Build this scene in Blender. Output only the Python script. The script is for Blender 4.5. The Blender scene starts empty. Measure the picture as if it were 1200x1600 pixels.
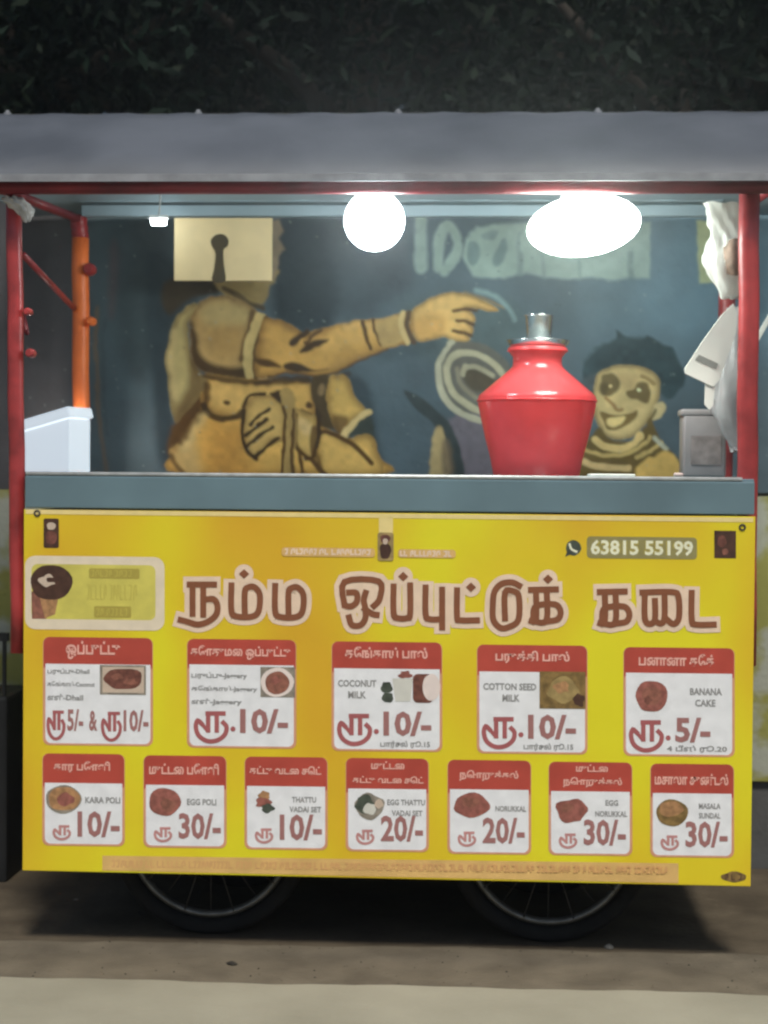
import bpy, math, random
import numpy as np
from mathutils import Vector, Matrix
random.seed(7); np.random.seed(7)
S = bpy.context.scene
COL = S.collection
rad = math.radians

# ---------------------------------------------------------------- camera
CAM = Vector((0.2338585, -4.0, 1.1))
YAW, PITCH, ROLL, FPX = 0.0591051, -0.0217309, 0.0084076, 2760.0
FWD = Vector((-math.sin(YAW) * math.cos(PITCH), math.cos(YAW) * math.cos(PITCH), math.sin(PITCH)))
_r = Vector((math.cos(YAW), math.sin(YAW), 0)); _u = _r.cross(FWD)
RT = _r * math.cos(ROLL) + _u * math.sin(ROLL)
UP = -_r * math.sin(ROLL) + _u * math.cos(ROLL)
cd = bpy.data.cameras.new('camera')
cd.sensor_fit = 'VERTICAL'; cd.sensor_height = 24.0; cd.sensor_width = 18.0
cd.lens = FPX / 1600 * 24.0
cd.clip_start = 0.05; cd.clip_end = 500
cam = bpy.data.objects.new('camera', cd); COL.objects.link(cam)
M4 = Matrix((RT, UP, -FWD)).transposed().to_4x4(); M4.translation = CAM
cam.matrix_world = M4
cd.dof.use_dof = True; cd.dof.focus_distance = 3.45; cd.dof.aperture_fstop = 2.8
S.camera = cam

# ---------------------------------------------------------------- night sky, street light, exposure
SUN_EL, SUN_AZ = rad(60), rad(-12)          # high light from behind the viewer
w = bpy.data.worlds.new('World'); S.world = w; w.use_nodes = True
nt = w.node_tree; bg = nt.nodes['Background']
sk = nt.nodes.new('ShaderNodeTexSky'); sk.sky_type = 'NISHITA'; sk.sun_disc = False
sk.sun_elevation = SUN_EL; sk.sun_rotation = math.pi + SUN_AZ
nt.links.new(sk.outputs[0], bg.inputs[0]); bg.inputs[1].default_value = 0.08
sl = bpy.data.lights.new('sun', 'SUN'); sl.energy = 3.3; sl.angle = rad(10.0); sl.color = (1.0, 0.955, 0.87)
so = bpy.data.objects.new('sun', sl); COL.objects.link(so)
d = Vector((math.sin(SUN_AZ) * math.cos(SUN_EL), math.cos(SUN_AZ) * math.cos(SUN_EL), -math.sin(SUN_EL)))
so.rotation_euler = d.to_track_quat('-Z', 'Y').to_euler(); so.location = (-1, -6, 9)
S.view_settings.view_transform = 'Standard'; S.view_settings.look = 'None'
S.view_settings.exposure = 0.0; S.view_settings.gamma = 1.0; S.view_settings.use_curve_mapping = False
S.render.engine = 'CYCLES'
S.cycles.use_denoising = True; S.cycles.max_bounces = 8; S.cycles.sample_clamp_indirect = 4.0
S.cycles.filter_width = 2.2
S.cycles.caustics_reflective = False; S.cycles.caustics_refractive = False

# ---------------------------------------------------------------- helpers
def ray(px, py):
    return FWD + RT * ((px - 600) / FPX) - UP * ((py - 800) / FPX)
def U(px, py, Y):                          # photograph pixel -> point on the upright plane y = Y
    r = ray(px, py); return CAM + r * ((Y - CAM.y) / r.y)
def G(px, py, Z=0.0):
    r = ray(px, py); return CAM + r * ((Z - CAM.z) / r.z)
def lin(c):
    return tuple(((v / 255) / 12.92 if v / 255 <= .04045 else ((v / 255 + .055) / 1.055) ** 2.4) for v in c)
def alb(r, g, b, e=0.72, cap=0.86):        # display colour -> base colour under light level e
    return tuple(min(cap, v / e) for v in lin((r, g, b)))

def mat(name, c, rough=0.6, var=0.12, scale=8.0, c2=None, bump=0.0, bscale=60.0, metal=0.0, spec=0.4, emit=None, es=0.0, trans=0.0, detail=4.0, coords='Object', coat=0.0, fac=(0.35, 0.65)):
    m = bpy.data.materials.new(name); m.use_nodes = True
    n = m.node_tree.nodes; L = m.node_tree.links; p = n['Principled BSDF']
    p.inputs['Roughness'].default_value = rough; p.inputs['Metallic'].default_value = metal
    p.inputs['Specular IOR Level'].default_value = spec
    p.inputs['Transmission Weight'].default_value = trans
    p.inputs['Coat Weight'].default_value = coat
    tc = n.new('ShaderNodeTexCoord')
    nz = n.new('ShaderNodeTexNoise'); nz.inputs['Scale'].default_value = scale; nz.inputs['Detail'].default_value = detail
    L.new(tc.outputs[coords], nz.inputs['Vector'])
    cr = n.new('ShaderNodeValToRGB')
    if c2 is None:
        a = tuple(v * (1 - var) for v in c); b = tuple(min(1, v * (1 + var)) for v in c)
    else:
        a, b = c, c2
    cr.color_ramp.elements[0].color = (*a, 1); cr.color_ramp.elements[1].color = (*b, 1)
    cr.color_ramp.elements[0].position, cr.color_ramp.elements[1].position = fac
    L.new(nz.outputs['Fac'], cr.inputs[0]); L.new(cr.outputs[0], p.inputs['Base Color'])
    if bump:
        n2 = n.new('ShaderNodeTexNoise'); n2.inputs['Scale'].default_value = bscale; n2.inputs['Detail'].default_value = 5
        L.new(tc.outputs[coords], n2.inputs['Vector'])
        bp = n.new('ShaderNodeBump'); bp.inputs['Strength'].default_value = bump; bp.inputs['Distance'].default_value = 0.01
        L.new(n2.outputs['Fac'], bp.inputs['Height']); L.new(bp.outputs[0], p.inputs['Normal'])
    if emit:
        p.inputs['Emission Color'].default_value = (*emit, 1); p.inputs['Emission Strength'].default_value = es
    return m

class MB:
    def __init__(s): s.v = []; s.f = []; s.m = []
    def add(s, vs, fs, mi=0):
        o = len(s.v); s.v += [tuple(x) for x in vs]; s.f += [tuple(i + o for i in f) for f in fs]; s.m += [mi] * len(fs); return s
    def box(s, c, d, rot=None, mi=0, bev=0.0):
        c = Vector(c); R = rot or Matrix.Identity(3); hx, hy, hz = d[0] / 2, d[1] / 2, d[2] / 2
        if not bev:
            vs = [c + R @ Vector((x * hx, y * hy, z * hz)) for x in (-1, 1) for y in (-1, 1) for z in (-1, 1)]
            return s.add(vs, [(0, 1, 3, 2), (4, 6, 7, 5), (0, 4, 5, 1), (2, 3, 7, 6), (0, 2, 6, 4), (1, 5, 7, 3)], mi)
        import bmesh
        bm = bmesh.new(); bmesh.ops.create_cube(bm, size=1)
        for v in bm.verts: v.co = Vector((v.co.x * d[0], v.co.y * d[1], v.co.z * d[2]))
        bmesh.ops.bevel(bm, geom=bm.edges[:], offset=bev, segments=2, affect='EDGES', profile=0.6)
        bm.verts.index_update()
        s.add([c + R @ v.co for v in bm.verts], [[v.index for v in f.verts] for f in bm.faces], mi); bm.free(); return s
    def tube(s, pts, r, n=12, mi=0, caps=True, closed=False):
        pts = [Vector(p) for p in pts]; k = len(pts); rs = r if isinstance(r, (list, tuple)) else [r] * k
        vs = []; prev = None
        for i, p in enumerate(pts):
            if closed: t = pts[(i + 1) % k] - pts[i - 1]
            else: t = pts[min(i + 1, k - 1)] - pts[max(i - 1, 0)]
            t.normalize()
            a = prev - t * prev.dot(t) if prev is not None else t.orthogonal()
            if a.length < 1e-6: a = t.orthogonal()
            a.normalize(); prev = a; b = t.cross(a)
            for j in range(n):
                an = 2 * math.pi * j / n
                vs.append(p + (a * math.cos(an) + b * math.sin(an)) * rs[i])
        fs = []
        for i in range(k if closed else k - 1):
            i2 = (i + 1) % k
            for j in range(n):
                fs.append((i * n + j, i * n + (j + 1) % n, i2 * n + (j + 1) % n, i2 * n + j))
        if caps and not closed:
            fs.append(tuple(range(n - 1, -1, -1))); fs.append(tuple((k - 1) * n + j for j in range(n)))
        return s.add(vs, fs, mi)
    def lathe(s, prof, c=(0, 0, 0), n=40, mi=0, rot=None, wob=None):   # prof: (radius, height)
        c = Vector(c); R = rot or Matrix.Identity(3); vs = []; fs = []
        for i, (r, z) in enumerate(prof):
            for j in range(n):
                a = 2 * math.pi * j / n
                rr = r * (wob(i, a) if wob else 1)
                vs.append(c + R @ Vector((rr * math.cos(a), rr * math.sin(a), z)))
        for i in range(len(prof) - 1):
            for j in range(n):
                fs.append((i * n + j, i * n + (j + 1) % n, (i + 1) * n + (j + 1) % n, (i + 1) * n + j))
        return s.add(vs, fs, mi)
    def build(s, name, mats, parent=None, smooth=False):
        me = bpy.data.meshes.new(name); me.from_pydata(s.v, [], s.f)
        for m in (mats if isinstance(mats, (list, tuple)) else [mats]): me.materials.append(m)
        me.polygons.foreach_set('material_index', s.m)
        if smooth: me.polygons.foreach_set('use_smooth', [True] * len(s.f))
        me.update()
        o = bpy.data.objects.new(name, me); COL.objects.link(o)
        if parent:
            o.parent = parent; o.matrix_parent_inverse = Matrix.Translation(-parent.location)
        return o

def tag(o, label, cat=None, group=None, kind=None):
    if label: o['label'] = label
    if cat: o['category'] = cat
    if group: o['group'] = group
    if kind: o['kind'] = kind
    return o
def empty(name, loc, label, cat, group=None):
    o = bpy.data.objects.new(name, None); o.location = loc; o.empty_display_size = 0.1; COL.objects.link(o)
    return tag(o, label, cat, group)
def spline(pts, n=6, closed=False):
    P = [np.array(p, float) for p in pts]; k = len(P); out = []
    for i in range(k if closed else k - 1):
        p0 = P[i - 1] if (closed or i > 0) else P[0]; p1 = P[i]; p2 = P[(i + 1) % k]
        p3 = P[(i + 2) % k] if (closed or i + 2 < k) else P[-1]
        for t in np.arange(n) / n:
            out.append(.5 * (2 * p1 + (p2 - p0) * t + (2 * p0 - 5 * p1 + 4 * p2 - p3) * t * t + (3 * p1 - p0 - 3 * p2 + p3) * t ** 3))
    if not closed: out.append(P[-1])
    return out

# ---------------------------------------------------------------- materials
M = {}
M['roof'] = mat('roof_sheet_paint', (.062, .070, .083), .55, .0, 3.5, c2=(.104, .114, .132), bump=.12, bscale=25)
M['edge'] = mat('eave_edge_metal', (.26, .265, .28), .45, .2, 20)
M['ceil'] = mat('pale_blue_ceiling_paint', (.30, .38, .42), .5, .12, 6)
M['red'] = mat('red_oil_paint', (.34, .035, .035), .38, .35, 12, bump=.12, bscale=40, spec=.5)
M['darkred'] = mat('dull_red_paint', (.20, .016, .022), .45, .3, 10, bump=.1)
M['litred'] = mat('lit_red_oil_paint', (.97, .20, .045), .4, .15, 10, bump=.12, bscale=30)  # red paint turned orange to carry the lamp light on the rear left post
M['bluegrey'] = mat('blue_grey_sheet_metal', alb(96, 117, 124), .3, .16, 3, bump=.05, bscale=12, metal=.25, spec=.5)
M['lip'] = mat('pale_metal_lip', (.55, .56, .54), .4, .15, 30, metal=.3)
M['steel'] = mat('stainless_steel', (.68, .68, .66), .22, .06, 10, metal=1.0)
M['iron'] = mat('dark_iron', (.05, .045, .04), .6, .3, 15, bump=.1)
M['rubber'] = mat('tyre_rubber', (.009, .0085, .008), .9, .3, 30, bump=.1)
M['rim'] = mat('worn_rim_metal', (.17, .165, .15), .4, .25, 30, metal=.5)
M['plywood'] = mat('dark_cabinet_board', (.10, .085, .06), .7, .25, 6)
M['white'] = mat('white_plastic', (.74, .75, .74), .35, .06, 12)
M['bag'] = mat('clear_wrinkled_plastic', (.60, .60, .56), .22, .15, 14, bump=.35, bscale=28, trans=.25, spec=.6)
M['greybag'] = mat('grey_plastic_sheet', (.36, .34, .33), .3, .2, 12, bump=.35, bscale=24, trans=.25)
def film(name, c, t=.5, rough=.3):
    m = mat(name, c, rough, .12, 14, bump=.35, bscale=26, spec=.6); n = m.node_tree.nodes; L = m.node_tree.links
    tr = n.new('ShaderNodeBsdfTranslucent'); tr.inputs['Color'].default_value = (*c, 1); mx = n.new('ShaderNodeMixShader'); mx.inputs[0].default_value = t
    L.new(n['Principled BSDF'].outputs[0], mx.inputs[1]); L.new(tr.outputs[0], mx.inputs[2]); L.new(mx.outputs[0], n['Material Output'].inputs['Surface']); return m
M['bag'] = film('clear_wrinkled_plastic', (.84, .83, .78)); M['greybag'] = film('grey_plastic_sheet', (.62, .59, .58)); M['jar'] = film('cloudy_plastic', (.92, .86, .82), .5)
M['potred'] = film('red_plastic', (.97, .10, .105), .4, .2)
M['potred'].node_tree.nodes['Principled BSDF'].inputs['Coat Weight'].default_value = .4; M['potred'].node_tree.nodes['Principled BSDF'].inputs['Coat Roughness'].default_value = .16
for _n in M['potred'].node_tree.nodes:
    if _n.type == 'BUMP': _n.inputs['Strength'].default_value = .05
    if _n.type == 'TEX_NOISE' and abs(_n.inputs['Scale'].default_value - 26) < 1: _n.inputs['Scale'].default_value = 9
M['brownfill'] = mat('brown_bag_filling', (.24, .16, .12), .7, .35, 40, bump=.3)
M['paper'] = mat('white_paper', (.84, .83, .74), .6, .05, 10)
M['greyprint'] = mat('grey_print', (.28, .28, .25), .6, .1, 20)
M['jar'] = mat('cloudy_plastic', (.40, .35, .34), .3, .12, 12, trans=.25, bump=.1)
M['jarlabel'] = mat('brown_grey_label', (.26, .21, .195), .5, .25, 40)
M['cable'] = mat('white_cable', (.5, .5, .48), .5, .1, 10)
M['bulbbase'] = mat('bulb_base_plastic', (.7, .7, .7), .4, .05, 10)
M['bulb'] = mat('lit_bulb_glass', (.9, .9, .9), .4, .0, 5, emit=(.88, .97, 1.0), es=42)
M['jumbo'] = mat('lit_jumbo_diffuser', (.9, .9, .9), .4, .0, 5, emit=(.90, 1.0, .93), es=30)
M['led'] = mat('lit_led_strip', (.9, .9, .9), .4, .0, 5, emit=(.85, .97, 1.0), es=45)
M['tube'] = mat('added_glow_tube', (.9, .9, .9), .4, .0, 5, emit=(1.0, .93, .85), es=80)  # added tube, out of view, that brightens the rear left post
M['glowcase'] = mat('white_panel_added_glow', (.7, .72, .75), .4, .0, 5, emit=(.80, .90, 1.0), es=.55)  # case given a glow of its own in place of an unseen lamp
M['cloth'] = mat('dirty_white_cloth', (.55, .53, .50), .9, .3, 30, bump=.4, bscale=60)

# ---------------------------------------------------------------- ground and road
M['dirt'] = mat('packed_dirt', (.105, .086, .059), .95, .0, 7, c2=(.165, .137, .095), bump=.5, bscale=55, detail=9)
M['concrete'] = mat('pale_road_surface', (.25, .23, .17), .9, .0, 2.2, c2=(.33, .305, .23), bump=.25, bscale=70, detail=9)
def sheet(name, x0, x1, y0, y1, z, m, nx=1, ny=1, f=None):
    b = MB(); vs = []; fs = []
    for j in range(ny + 1):
        for i in range(nx + 1):
            x = x0 + (x1 - x0) * i / nx; y = y0 + (y1 - y0) * j / ny
            vs.append((x, y, z) if f is None else f(x, y, j / ny))
    for j in range(ny):
        for i in range(nx):
            a = j * (nx + 1) + i; fs.append((a, a + 1, a + nx + 2, a + nx + 1))
    b.add(vs, fs); return b.build(name, m, smooth=True)
tag(sheet('ground', -25, 25, -20, 22, 0, M['dirt']), 'brown packed dirt under and around the cart', kind='structure')
def roadf(x, y, t):                        # ragged worn edge towards the dirt
    e = -0.24 + .007 * math.sin(x * 3.1) + .005 * math.sin(x * 11 + 1) + .003 * math.sin(x * 37)
    return (x, -19 + (e + 19) * t ** .25 if t < 1 else e, .006 - (.004 if t == 1 else 0))
tag(sheet('road', -20, 20, -19, -.24, .006, M['concrete'], nx=900, ny=6, f=roadf), 'pale worn road surface in front of the cart', kind='structure')
M['shadesoil'] = mat('painted_shade_soil', (.060, .045, .028), .9, .0, 6, c2=(.105, .082, .053), bump=.4, bscale=40, detail=8)  # darker soil colour, painted in as the shade beneath and beside the cart
def shadef(x, y, t):
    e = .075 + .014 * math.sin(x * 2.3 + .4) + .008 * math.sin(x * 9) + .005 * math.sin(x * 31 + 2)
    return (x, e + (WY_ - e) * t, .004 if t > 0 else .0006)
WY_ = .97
tag(sheet('shade_soil', -9, 9, .07, .97, .004, M['shadesoil'], nx=500, ny=8, f=shadef), 'dark soil sheet painting in the shade under the cart and along the wall foot', kind='structure')
# loose bits lying on the dirt
def stone(px, py, r, m, label, flat=.7):
    p = G(px, py); b = MB(); n = 9
    prof = [(.001, -.3 * r), (.7 * r, -.25 * r), (r, .1 * r), (.8 * r, .55 * r * flat), (.35 * r, .9 * r * flat), (.001, r * flat)]
    ph = random.random() * 6
    b.lathe(prof, (p.x, p.y, .12 * r), n, wob=lambda i, a: 1 + .22 * math.sin(2 * a + ph + i) + .1 * math.sin(5 * a + ph))
    return tag(b.build('stone', m, smooth=False), label, 'stone', 'stones lying on the dirt')
M['pebble'] = mat('pale_stone', (.20, .19, .17), .9, .2, 30)
M['pebbledark'] = mat('dark_stone', (.03, .026, .02), .9, .2, 30)
stone(951, 1482, .013, M['pebble'], 'pale stone on the dirt under the second wheel from the left')
stone(362, 1507, .012, M['pebbledark'], 'dark stone on the dirt in front of the left wheel', .5)
stone(119, 1408, .008, M['pebble'], 'tiny pale stone in the shadow left of the cart wheels')
gv = MB()
for _ in range(500):
    x = random.uniform(-1.3, 1.3); y = random.uniform(-.27, .25); r = random.uniform(.001, .003)
    gv.lathe([(.0003, -r * .3), (r, 0), (r * .6, r * .6), (.0003, r * .8)], (x, y, 0), 5, mi=random.choice((0, 0, 1)))
tag(gv.build('gravel', [M['dirt'], M['pebbledark']]), 'small grit scattered on the dirt edge', kind='stuff')

# ---------------------------------------------------------------- compound wall with its mural
WY = 0.98                                   # front face of the wall behind the cart
M['walldark'] = mat('grey_plaster', (.10, .10, .095), .9, .2, 4, bump=.2)
def vcol_mat(name, rough=.62):
    m = bpy.data.materials.new(name); m.use_nodes = True
    n = m.node_tree.nodes; L = m.node_tree.links; p = n['Principled BSDF']; p.inputs['Roughness'].default_value = rough
    p.inputs['Specular IOR Level'].default_value = .25
    at = n.new('ShaderNodeVertexColor'); at.layer_name = 'paint'
    tc = n.new('ShaderNodeTexCoord'); nz = n.new('ShaderNodeTexNoise'); nz.inputs['Scale'].default_value = 9; nz.inputs['Detail'].default_value = 8
    L.new(tc.outputs['Object'], nz.inputs['Vector'])
    mr = n.new('ShaderNodeMapRange'); mr.inputs['From Min'].default_value = .3; mr.inputs['From Max'].default_value = .7
    mr.inputs['To Min'].default_value = .84; mr.inputs['To Max'].default_value = 1.14; L.new(nz.outputs['Fac'], mr.inputs['Value'])
    vm = n.new('ShaderNodeVectorMath'); vm.operation = 'SCALE'
    L.new(at.outputs['Color'], vm.inputs[0]); L.new(mr.outputs[0], vm.inputs['Scale']); L.new(vm.outputs[0], p.inputs['Base Color'])
    n2 = n.new('ShaderNodeTexNoise'); n2.inputs['Scale'].default_value = 45; n2.inputs['Detail'].default_value = 6; L.new(tc.outputs['Object'], n2.inputs['Vector'])
    bp = n.new('ShaderNodeBump'); bp.inputs['Strength'].default_value = .18; bp.inputs['Distance'].default_value = .01
    L.new(n2.outputs['Fac'], bp.inputs['Height']); L.new(bp.outputs[0], p.inputs['Normal'])
    return m

wall = empty('compound_wall', (0, WY, 0), 'painted compound wall with teal mural behind the cart', 'wall')
b = MB(); b.box((0, WY + .12, 1.02), (16, .23, 2.04)); b.build('masonry', M['walldark'], wall)
b = MB(); b.box((0, WY + .12, 2.075), (16, .29, .07), bev=.008); b.build('coping', M['walldark'], wall)

# the mural: painted colours held on a fine grid that follows the wall face
X0, X1, Y0, Y1, STEP = -40.0, 1280.0, 290.0, 770.0, 2.0
gx = np.arange(X0, X1 + .1, STEP); gy = np.arange(Y0, Y1 + .1, STEP)
PX, PY = np.meshgrid(gx, gy); H, W_ = PX.shape
EW = 0.60
def A(r, g, b_): return np.array(alb(r, g, b_, EW))
rng = np.random.default_rng(3)
def smooth_noise(cell):
    h = int(480 / cell) + 3; w2 = int(1320 / cell) + 3; g = rng.random((h, w2))
    fx = (PX - X0) / cell; fy = (PY - Y0) / cell; ix = fx.astype(int); iy = fy.astype(int); tx = fx - ix; ty = fy - iy
    tx = tx * tx * (3 - 2 * tx); ty = ty * ty * (3 - 2 * ty)
    return (g[iy, ix] * (1 - tx) + g[iy, ix + 1] * tx) * (1 - ty) + (g[iy + 1, ix] * (1 - tx) + g[iy + 1, ix + 1] * tx) * ty
N1, N2, N3 = smooth_noise(90), smooth_noise(30), smooth_noise(9)
IMG = np.empty((H, W_, 3)); IMG[:] = A(66, 79, 85)
IMG *= (.78 + .3 * N1 + .14 * N2)[..., None]
IMG += (A(56, 52, 52) - IMG) * (np.clip((165 - PX) / 60, 0, 1) * .85)[..., None]  # left end darkened in the paint, standing in for weaker light there
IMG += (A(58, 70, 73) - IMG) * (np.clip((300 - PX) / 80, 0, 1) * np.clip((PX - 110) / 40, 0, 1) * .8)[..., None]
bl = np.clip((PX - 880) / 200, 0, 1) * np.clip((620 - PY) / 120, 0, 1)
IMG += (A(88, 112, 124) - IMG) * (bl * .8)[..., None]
JX = (N2 - .5) * 5 + (N3 - .5) * 3; JY = (N1 - .5) * 3 + (N3 - .5) * 3   # hand-painted wobble
def blend(sl, a, col, grain=.1):
    g = 1 + grain * (N3[sl] - .5) * 2 + grain * (N2[sl] - .5)
    IMG[sl] += (np.asarray(col) * g[..., None] - IMG[sl]) * a[..., None]
def window(pts, pad):
    P = np.array(pts); x0, y0 = P.min(0) - pad; x1, y1 = P.max(0) + pad
    i0 = max(0, int((x0 - X0) / STEP)); i1 = min(W_, int((x1 - X0) / STEP) + 2); j0 = max(0, int((y0 - Y0) / STEP)); j1 = min(H, int((y1 - Y0) / STEP) + 2)
    return (slice(j0, j1), slice(i0, i1))
def segdist(x, y, P, closed):
    dm = np.full(x.shape, 1e9); k = len(P)
    for i in range(k if closed else k - 1):
        a = P[i]; c = P[(i + 1) % k]; dx, dy = c[0] - a[0], c[1] - a[1]; l = dx * dx + dy * dy + 1e-9
        t = np.clip(((x - a[0]) * dx + (y - a[1]) * dy) / l, 0, 1)
        dm = np.minimum(dm, (x - a[0] - t * dx) ** 2 + (y - a[1] - t * dy) ** 2)
    return np.sqrt(dm)
def fill(pts, col, soft=2.5, al=1.0, smooth=True, grain=.1, jit=1.0, rim=0):
    P = spline(pts, 4, True) if smooth else [np.array(p, float) for p in pts]
    sl = window(P, soft + 6)
    x = PX[sl] + JX[sl] * jit; y = PY[sl] + JY[sl] * jit
    ins = np.zeros(x.shape, bool); k = len(P)
    for i in range(k):
        a = P[i]; c = P[(i + 1) % k]
        if abs(a[1] - c[1]) < 1e-9: continue
        ins ^= ((a[1] > y) != (c[1] > y)) & (x < (c[0] - a[0]) * (y - a[1]) / (c[1] - a[1]) + a[0])
    dd = segdist(x, y, P, True); sd = np.where(ins, dd, -dd)
    t = np.clip(sd / (2 * soft) + .5, 0, 1); blend(sl, t * t * (3 - 2 * t) * al, col, grain)
    if rim: blend(sl, np.exp(-(sd / rim) ** 2) * ins * .72, np.asarray(col) * np.array([.36, .30, .24]), grain)
def line(pts, wd, col, soft=1.6, al=1.0, smooth=True, jit=1.0):
    wd *= 1.25
    P = spline(pts, 4) if smooth and len(pts) > 2 else [np.array(p, float) for p in pts]
    sl = window(P, wd + soft + 6)
    dd = segdist(PX[sl] + JX[sl] * jit, PY[sl] + JY[sl] * jit, P, False)
    t = np.clip((wd / 2 - dd) / (2 * soft) + .5, 0, 1); blend(sl, t * t * (3 - 2 * t) * al, col)
def dot(x, y, rx, ry, col, soft=2.0, al=1.0):
    fill([(x + rx * math.cos(a), y + ry * math.sin(a)) for a in np.arange(8) * math.pi / 4], col, soft, al)
DARK, DK2 = A(36, 46, 50), A(46, 58, 62)
LT, MID, OCH, DEEP, BR, BR2 = A(164, 140, 92), A(148, 122, 74), A(182, 142, 72), A(168, 120, 52), A(48, 31, 10), A(70, 46, 16)
GOLD = A(180, 146, 86)
# brushed dark ground around the man
fill([(180, 345), (262, 345), (262, 430), (258, 500), (225, 600), (190, 560), (175, 440)], A(44, 54, 56), 18, .8)
fill([(236, 390), (300, 440), (310, 480), (275, 530), (268, 640), (282, 720), (258, 735), (242, 690), (236, 600), (228, 480)], DARK, 11, .95)
fill([(432, 345), (505, 350), (520, 420), (530, 480), (505, 522), (440, 508), (425, 470)], A(30, 40, 44), 14, .97)
fill([(440, 345), (610, 350), (650, 420), (600, 480), (520, 500)], DARK, 26, .7)
fill([(640, 470), (800, 470), (810, 540), (700, 560), (640, 540)], A(66, 80, 80), 16, .7)
fill([(540, 590), (575, 600), (585, 660), (600, 740), (575, 740), (560, 640)], DARK, 8, .8)
fill([(572, 540), (660, 520), (680, 545), (600, 565)], DK2, 10, .6)
line([(150, 480), (151, 560), (154, 640), (166, 740)], 5, A(92, 74, 52), 3, .7)
line([(163, 500), (161, 600), (168, 680)], 4, A(50, 60, 62), 3, .6)
fill([(172, 380), (182, 390), (178, 480), (168, 490)], A(80, 62, 60), 8, .5)
# neck, face strip beside the board, hair
fill([(262, 436), (352, 432), (350, 452), (325, 462), (292, 470), (266, 492), (254, 478)], A(48, 40, 26), 5)
fill([(340, 436), (432, 420), (432, 436), (424, 446), (416, 470), (404, 476), (380, 472), (350, 462)], A(122, 104, 64), 3)
fill([(424, 342), (438, 344), (443, 360), (434, 372), (444, 388), (436, 398), (438, 412), (430, 436), (422, 440)], A(118, 104, 84), 3, smooth=False)
line([(350, 452), (372, 462), (388, 474), (412, 480)], 6, A(62, 48, 24), 3)
line([(366, 460), (382, 472)], 5, A(76, 60, 32), 2)
# belly, chest, back strap
fill([(318, 595), (276, 655), (262, 680), (268, 712), (312, 680), (330, 610)], BR2, 6)
fill([(318, 588), (312, 640), (276, 694), (268, 712), (286, 740), (596, 740), (590, 715), (560, 690), (500, 660), (470, 600), (400, 592)], OCH, 3, rim=9)
fill([(335, 640), (350, 660), (395, 665), (385, 700), (400, 742), (330, 742), (315, 700)], DEEP, 22, .8)
fill([(300, 674), (276, 698), (270, 714), (284, 738), (312, 738), (305, 705)], LT, 10, .65)
fill([(322, 584), (350, 596), (400, 600), (440, 596), (480, 595), (492, 618), (490, 642), (468, 652), (440, 640), (400, 656), (345, 652), (320, 634)], A(178, 140, 74), 4, rim=9)
fill([(330, 598), (400, 605), (440, 600), (436, 625), (380, 640), (335, 630)], A(184, 148, 84), 10, .7)
fill([(300, 476), (276, 496), (263, 530), (259, 575), (265, 625), (273, 660), (292, 642), (312, 618), (322, 598), (308, 575), (296, 545), (294, 508), (310, 482)], A(152, 136, 88), 3, rim=9)
fill([(300, 560), (318, 600), (300, 632), (276, 660), (274, 640), (292, 606)], BR2, 8, .75)
line([(322, 600), (316, 640), (280, 690)], 8, BR2, 4, .9)
line([(268, 712), (276, 728), (288, 740)], 6, BR2, 3, .8)
line([(316, 634), (326, 648), (346, 655), (370, 652), (384, 642)], 8, BR, 2.5, .9)
dot(354, 630, 5, 4, BR2, 2); dot(482, 632, 6, 5, BR2, 2)
line([(470, 640), (488, 648), (496, 640)], 4, BR2, 2)
# shoulder and short sleeve
fill([(345, 462), (312, 473), (299, 498), (297, 530), (302, 560), (315, 578), (345, 586), (384, 590), (390, 560), (396, 530), (406, 495), (394, 480), (368, 468)], A(150, 122, 74), 3, rim=9)
fill([(312, 482), (350, 470), (392, 484), (394, 500), (360, 510), (330, 508)], A(154, 136, 90), 10, .8)
fill([(330, 515), (370, 510), (378, 540), (360, 562), (330, 555)], A(150, 118, 66), 12, .7)
fill([(297, 505), (306, 520), (312, 548), (330, 566), (360, 574), (384, 572), (384, 590), (340, 587), (312, 578), (300, 556)], BR, 6, .95)
line([(394, 488), (388, 525), (378, 560)], 9, BR2, 4, .9)
# sleeve hem
fill([(402, 490), (416, 494), (402, 530), (396, 560), (396, 588), (382, 590), (380, 560), (388, 520)], A(166, 144, 92), 2)
line([(416, 496), (402, 532), (397, 562), (399, 590)], 6, BR2, 2)
line([(320, 588), (355, 594), (400, 598), (440, 592), (480, 592)], 6, BR, 2.5, .85)
# outstretched arm
fill([(414, 497), (450, 506), (478, 522), (500, 514), (530, 508), (570, 500), (600, 498), (642, 488), (646, 515), (640, 534), (605, 545), (570, 560), (530, 580), (495, 588), (450, 582), (420, 590), (400, 588), (398, 560), (404, 530)], A(164, 126, 64), 2.5, rim=9)
fill([(520, 515), (580, 506), (585, 530), (530, 545), (500, 545)], A(180, 142, 78), 10, .7)
line([(480, 520), (466, 528), (456, 536)], 8, BR, 2.5)
fill([(468, 548), (482, 534), (512, 530), (496, 542), (474, 552)], BR, 3)
fill([(396, 560), (420, 562), (440, 572), (430, 574), (405, 572)], BR2, 3)
fill([(444, 572), (462, 566), (490, 578), (512, 576), (480, 582), (452, 580)], BR, 3)
line([(500, 516), (485, 528), (478, 536)], 4, BR2, 2)
line([(420, 590), (450, 583), (495, 588), (530, 580), (570, 561), (605, 546)], 3.5, BR2, 2, .8)
line([(540, 512), (575, 506), (600, 504)], 7, A(186, 150, 90), 5, .6); line([(400, 600), (450, 596), (500, 594), (545, 584)], 6, BR, 3, .7)
line([(700, 462), (730, 466), (760, 476)], 5, A(204, 176, 120), 3, .6); line([(660, 480), (690, 468)], 6, A(200, 168, 108), 4, .5)
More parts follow.
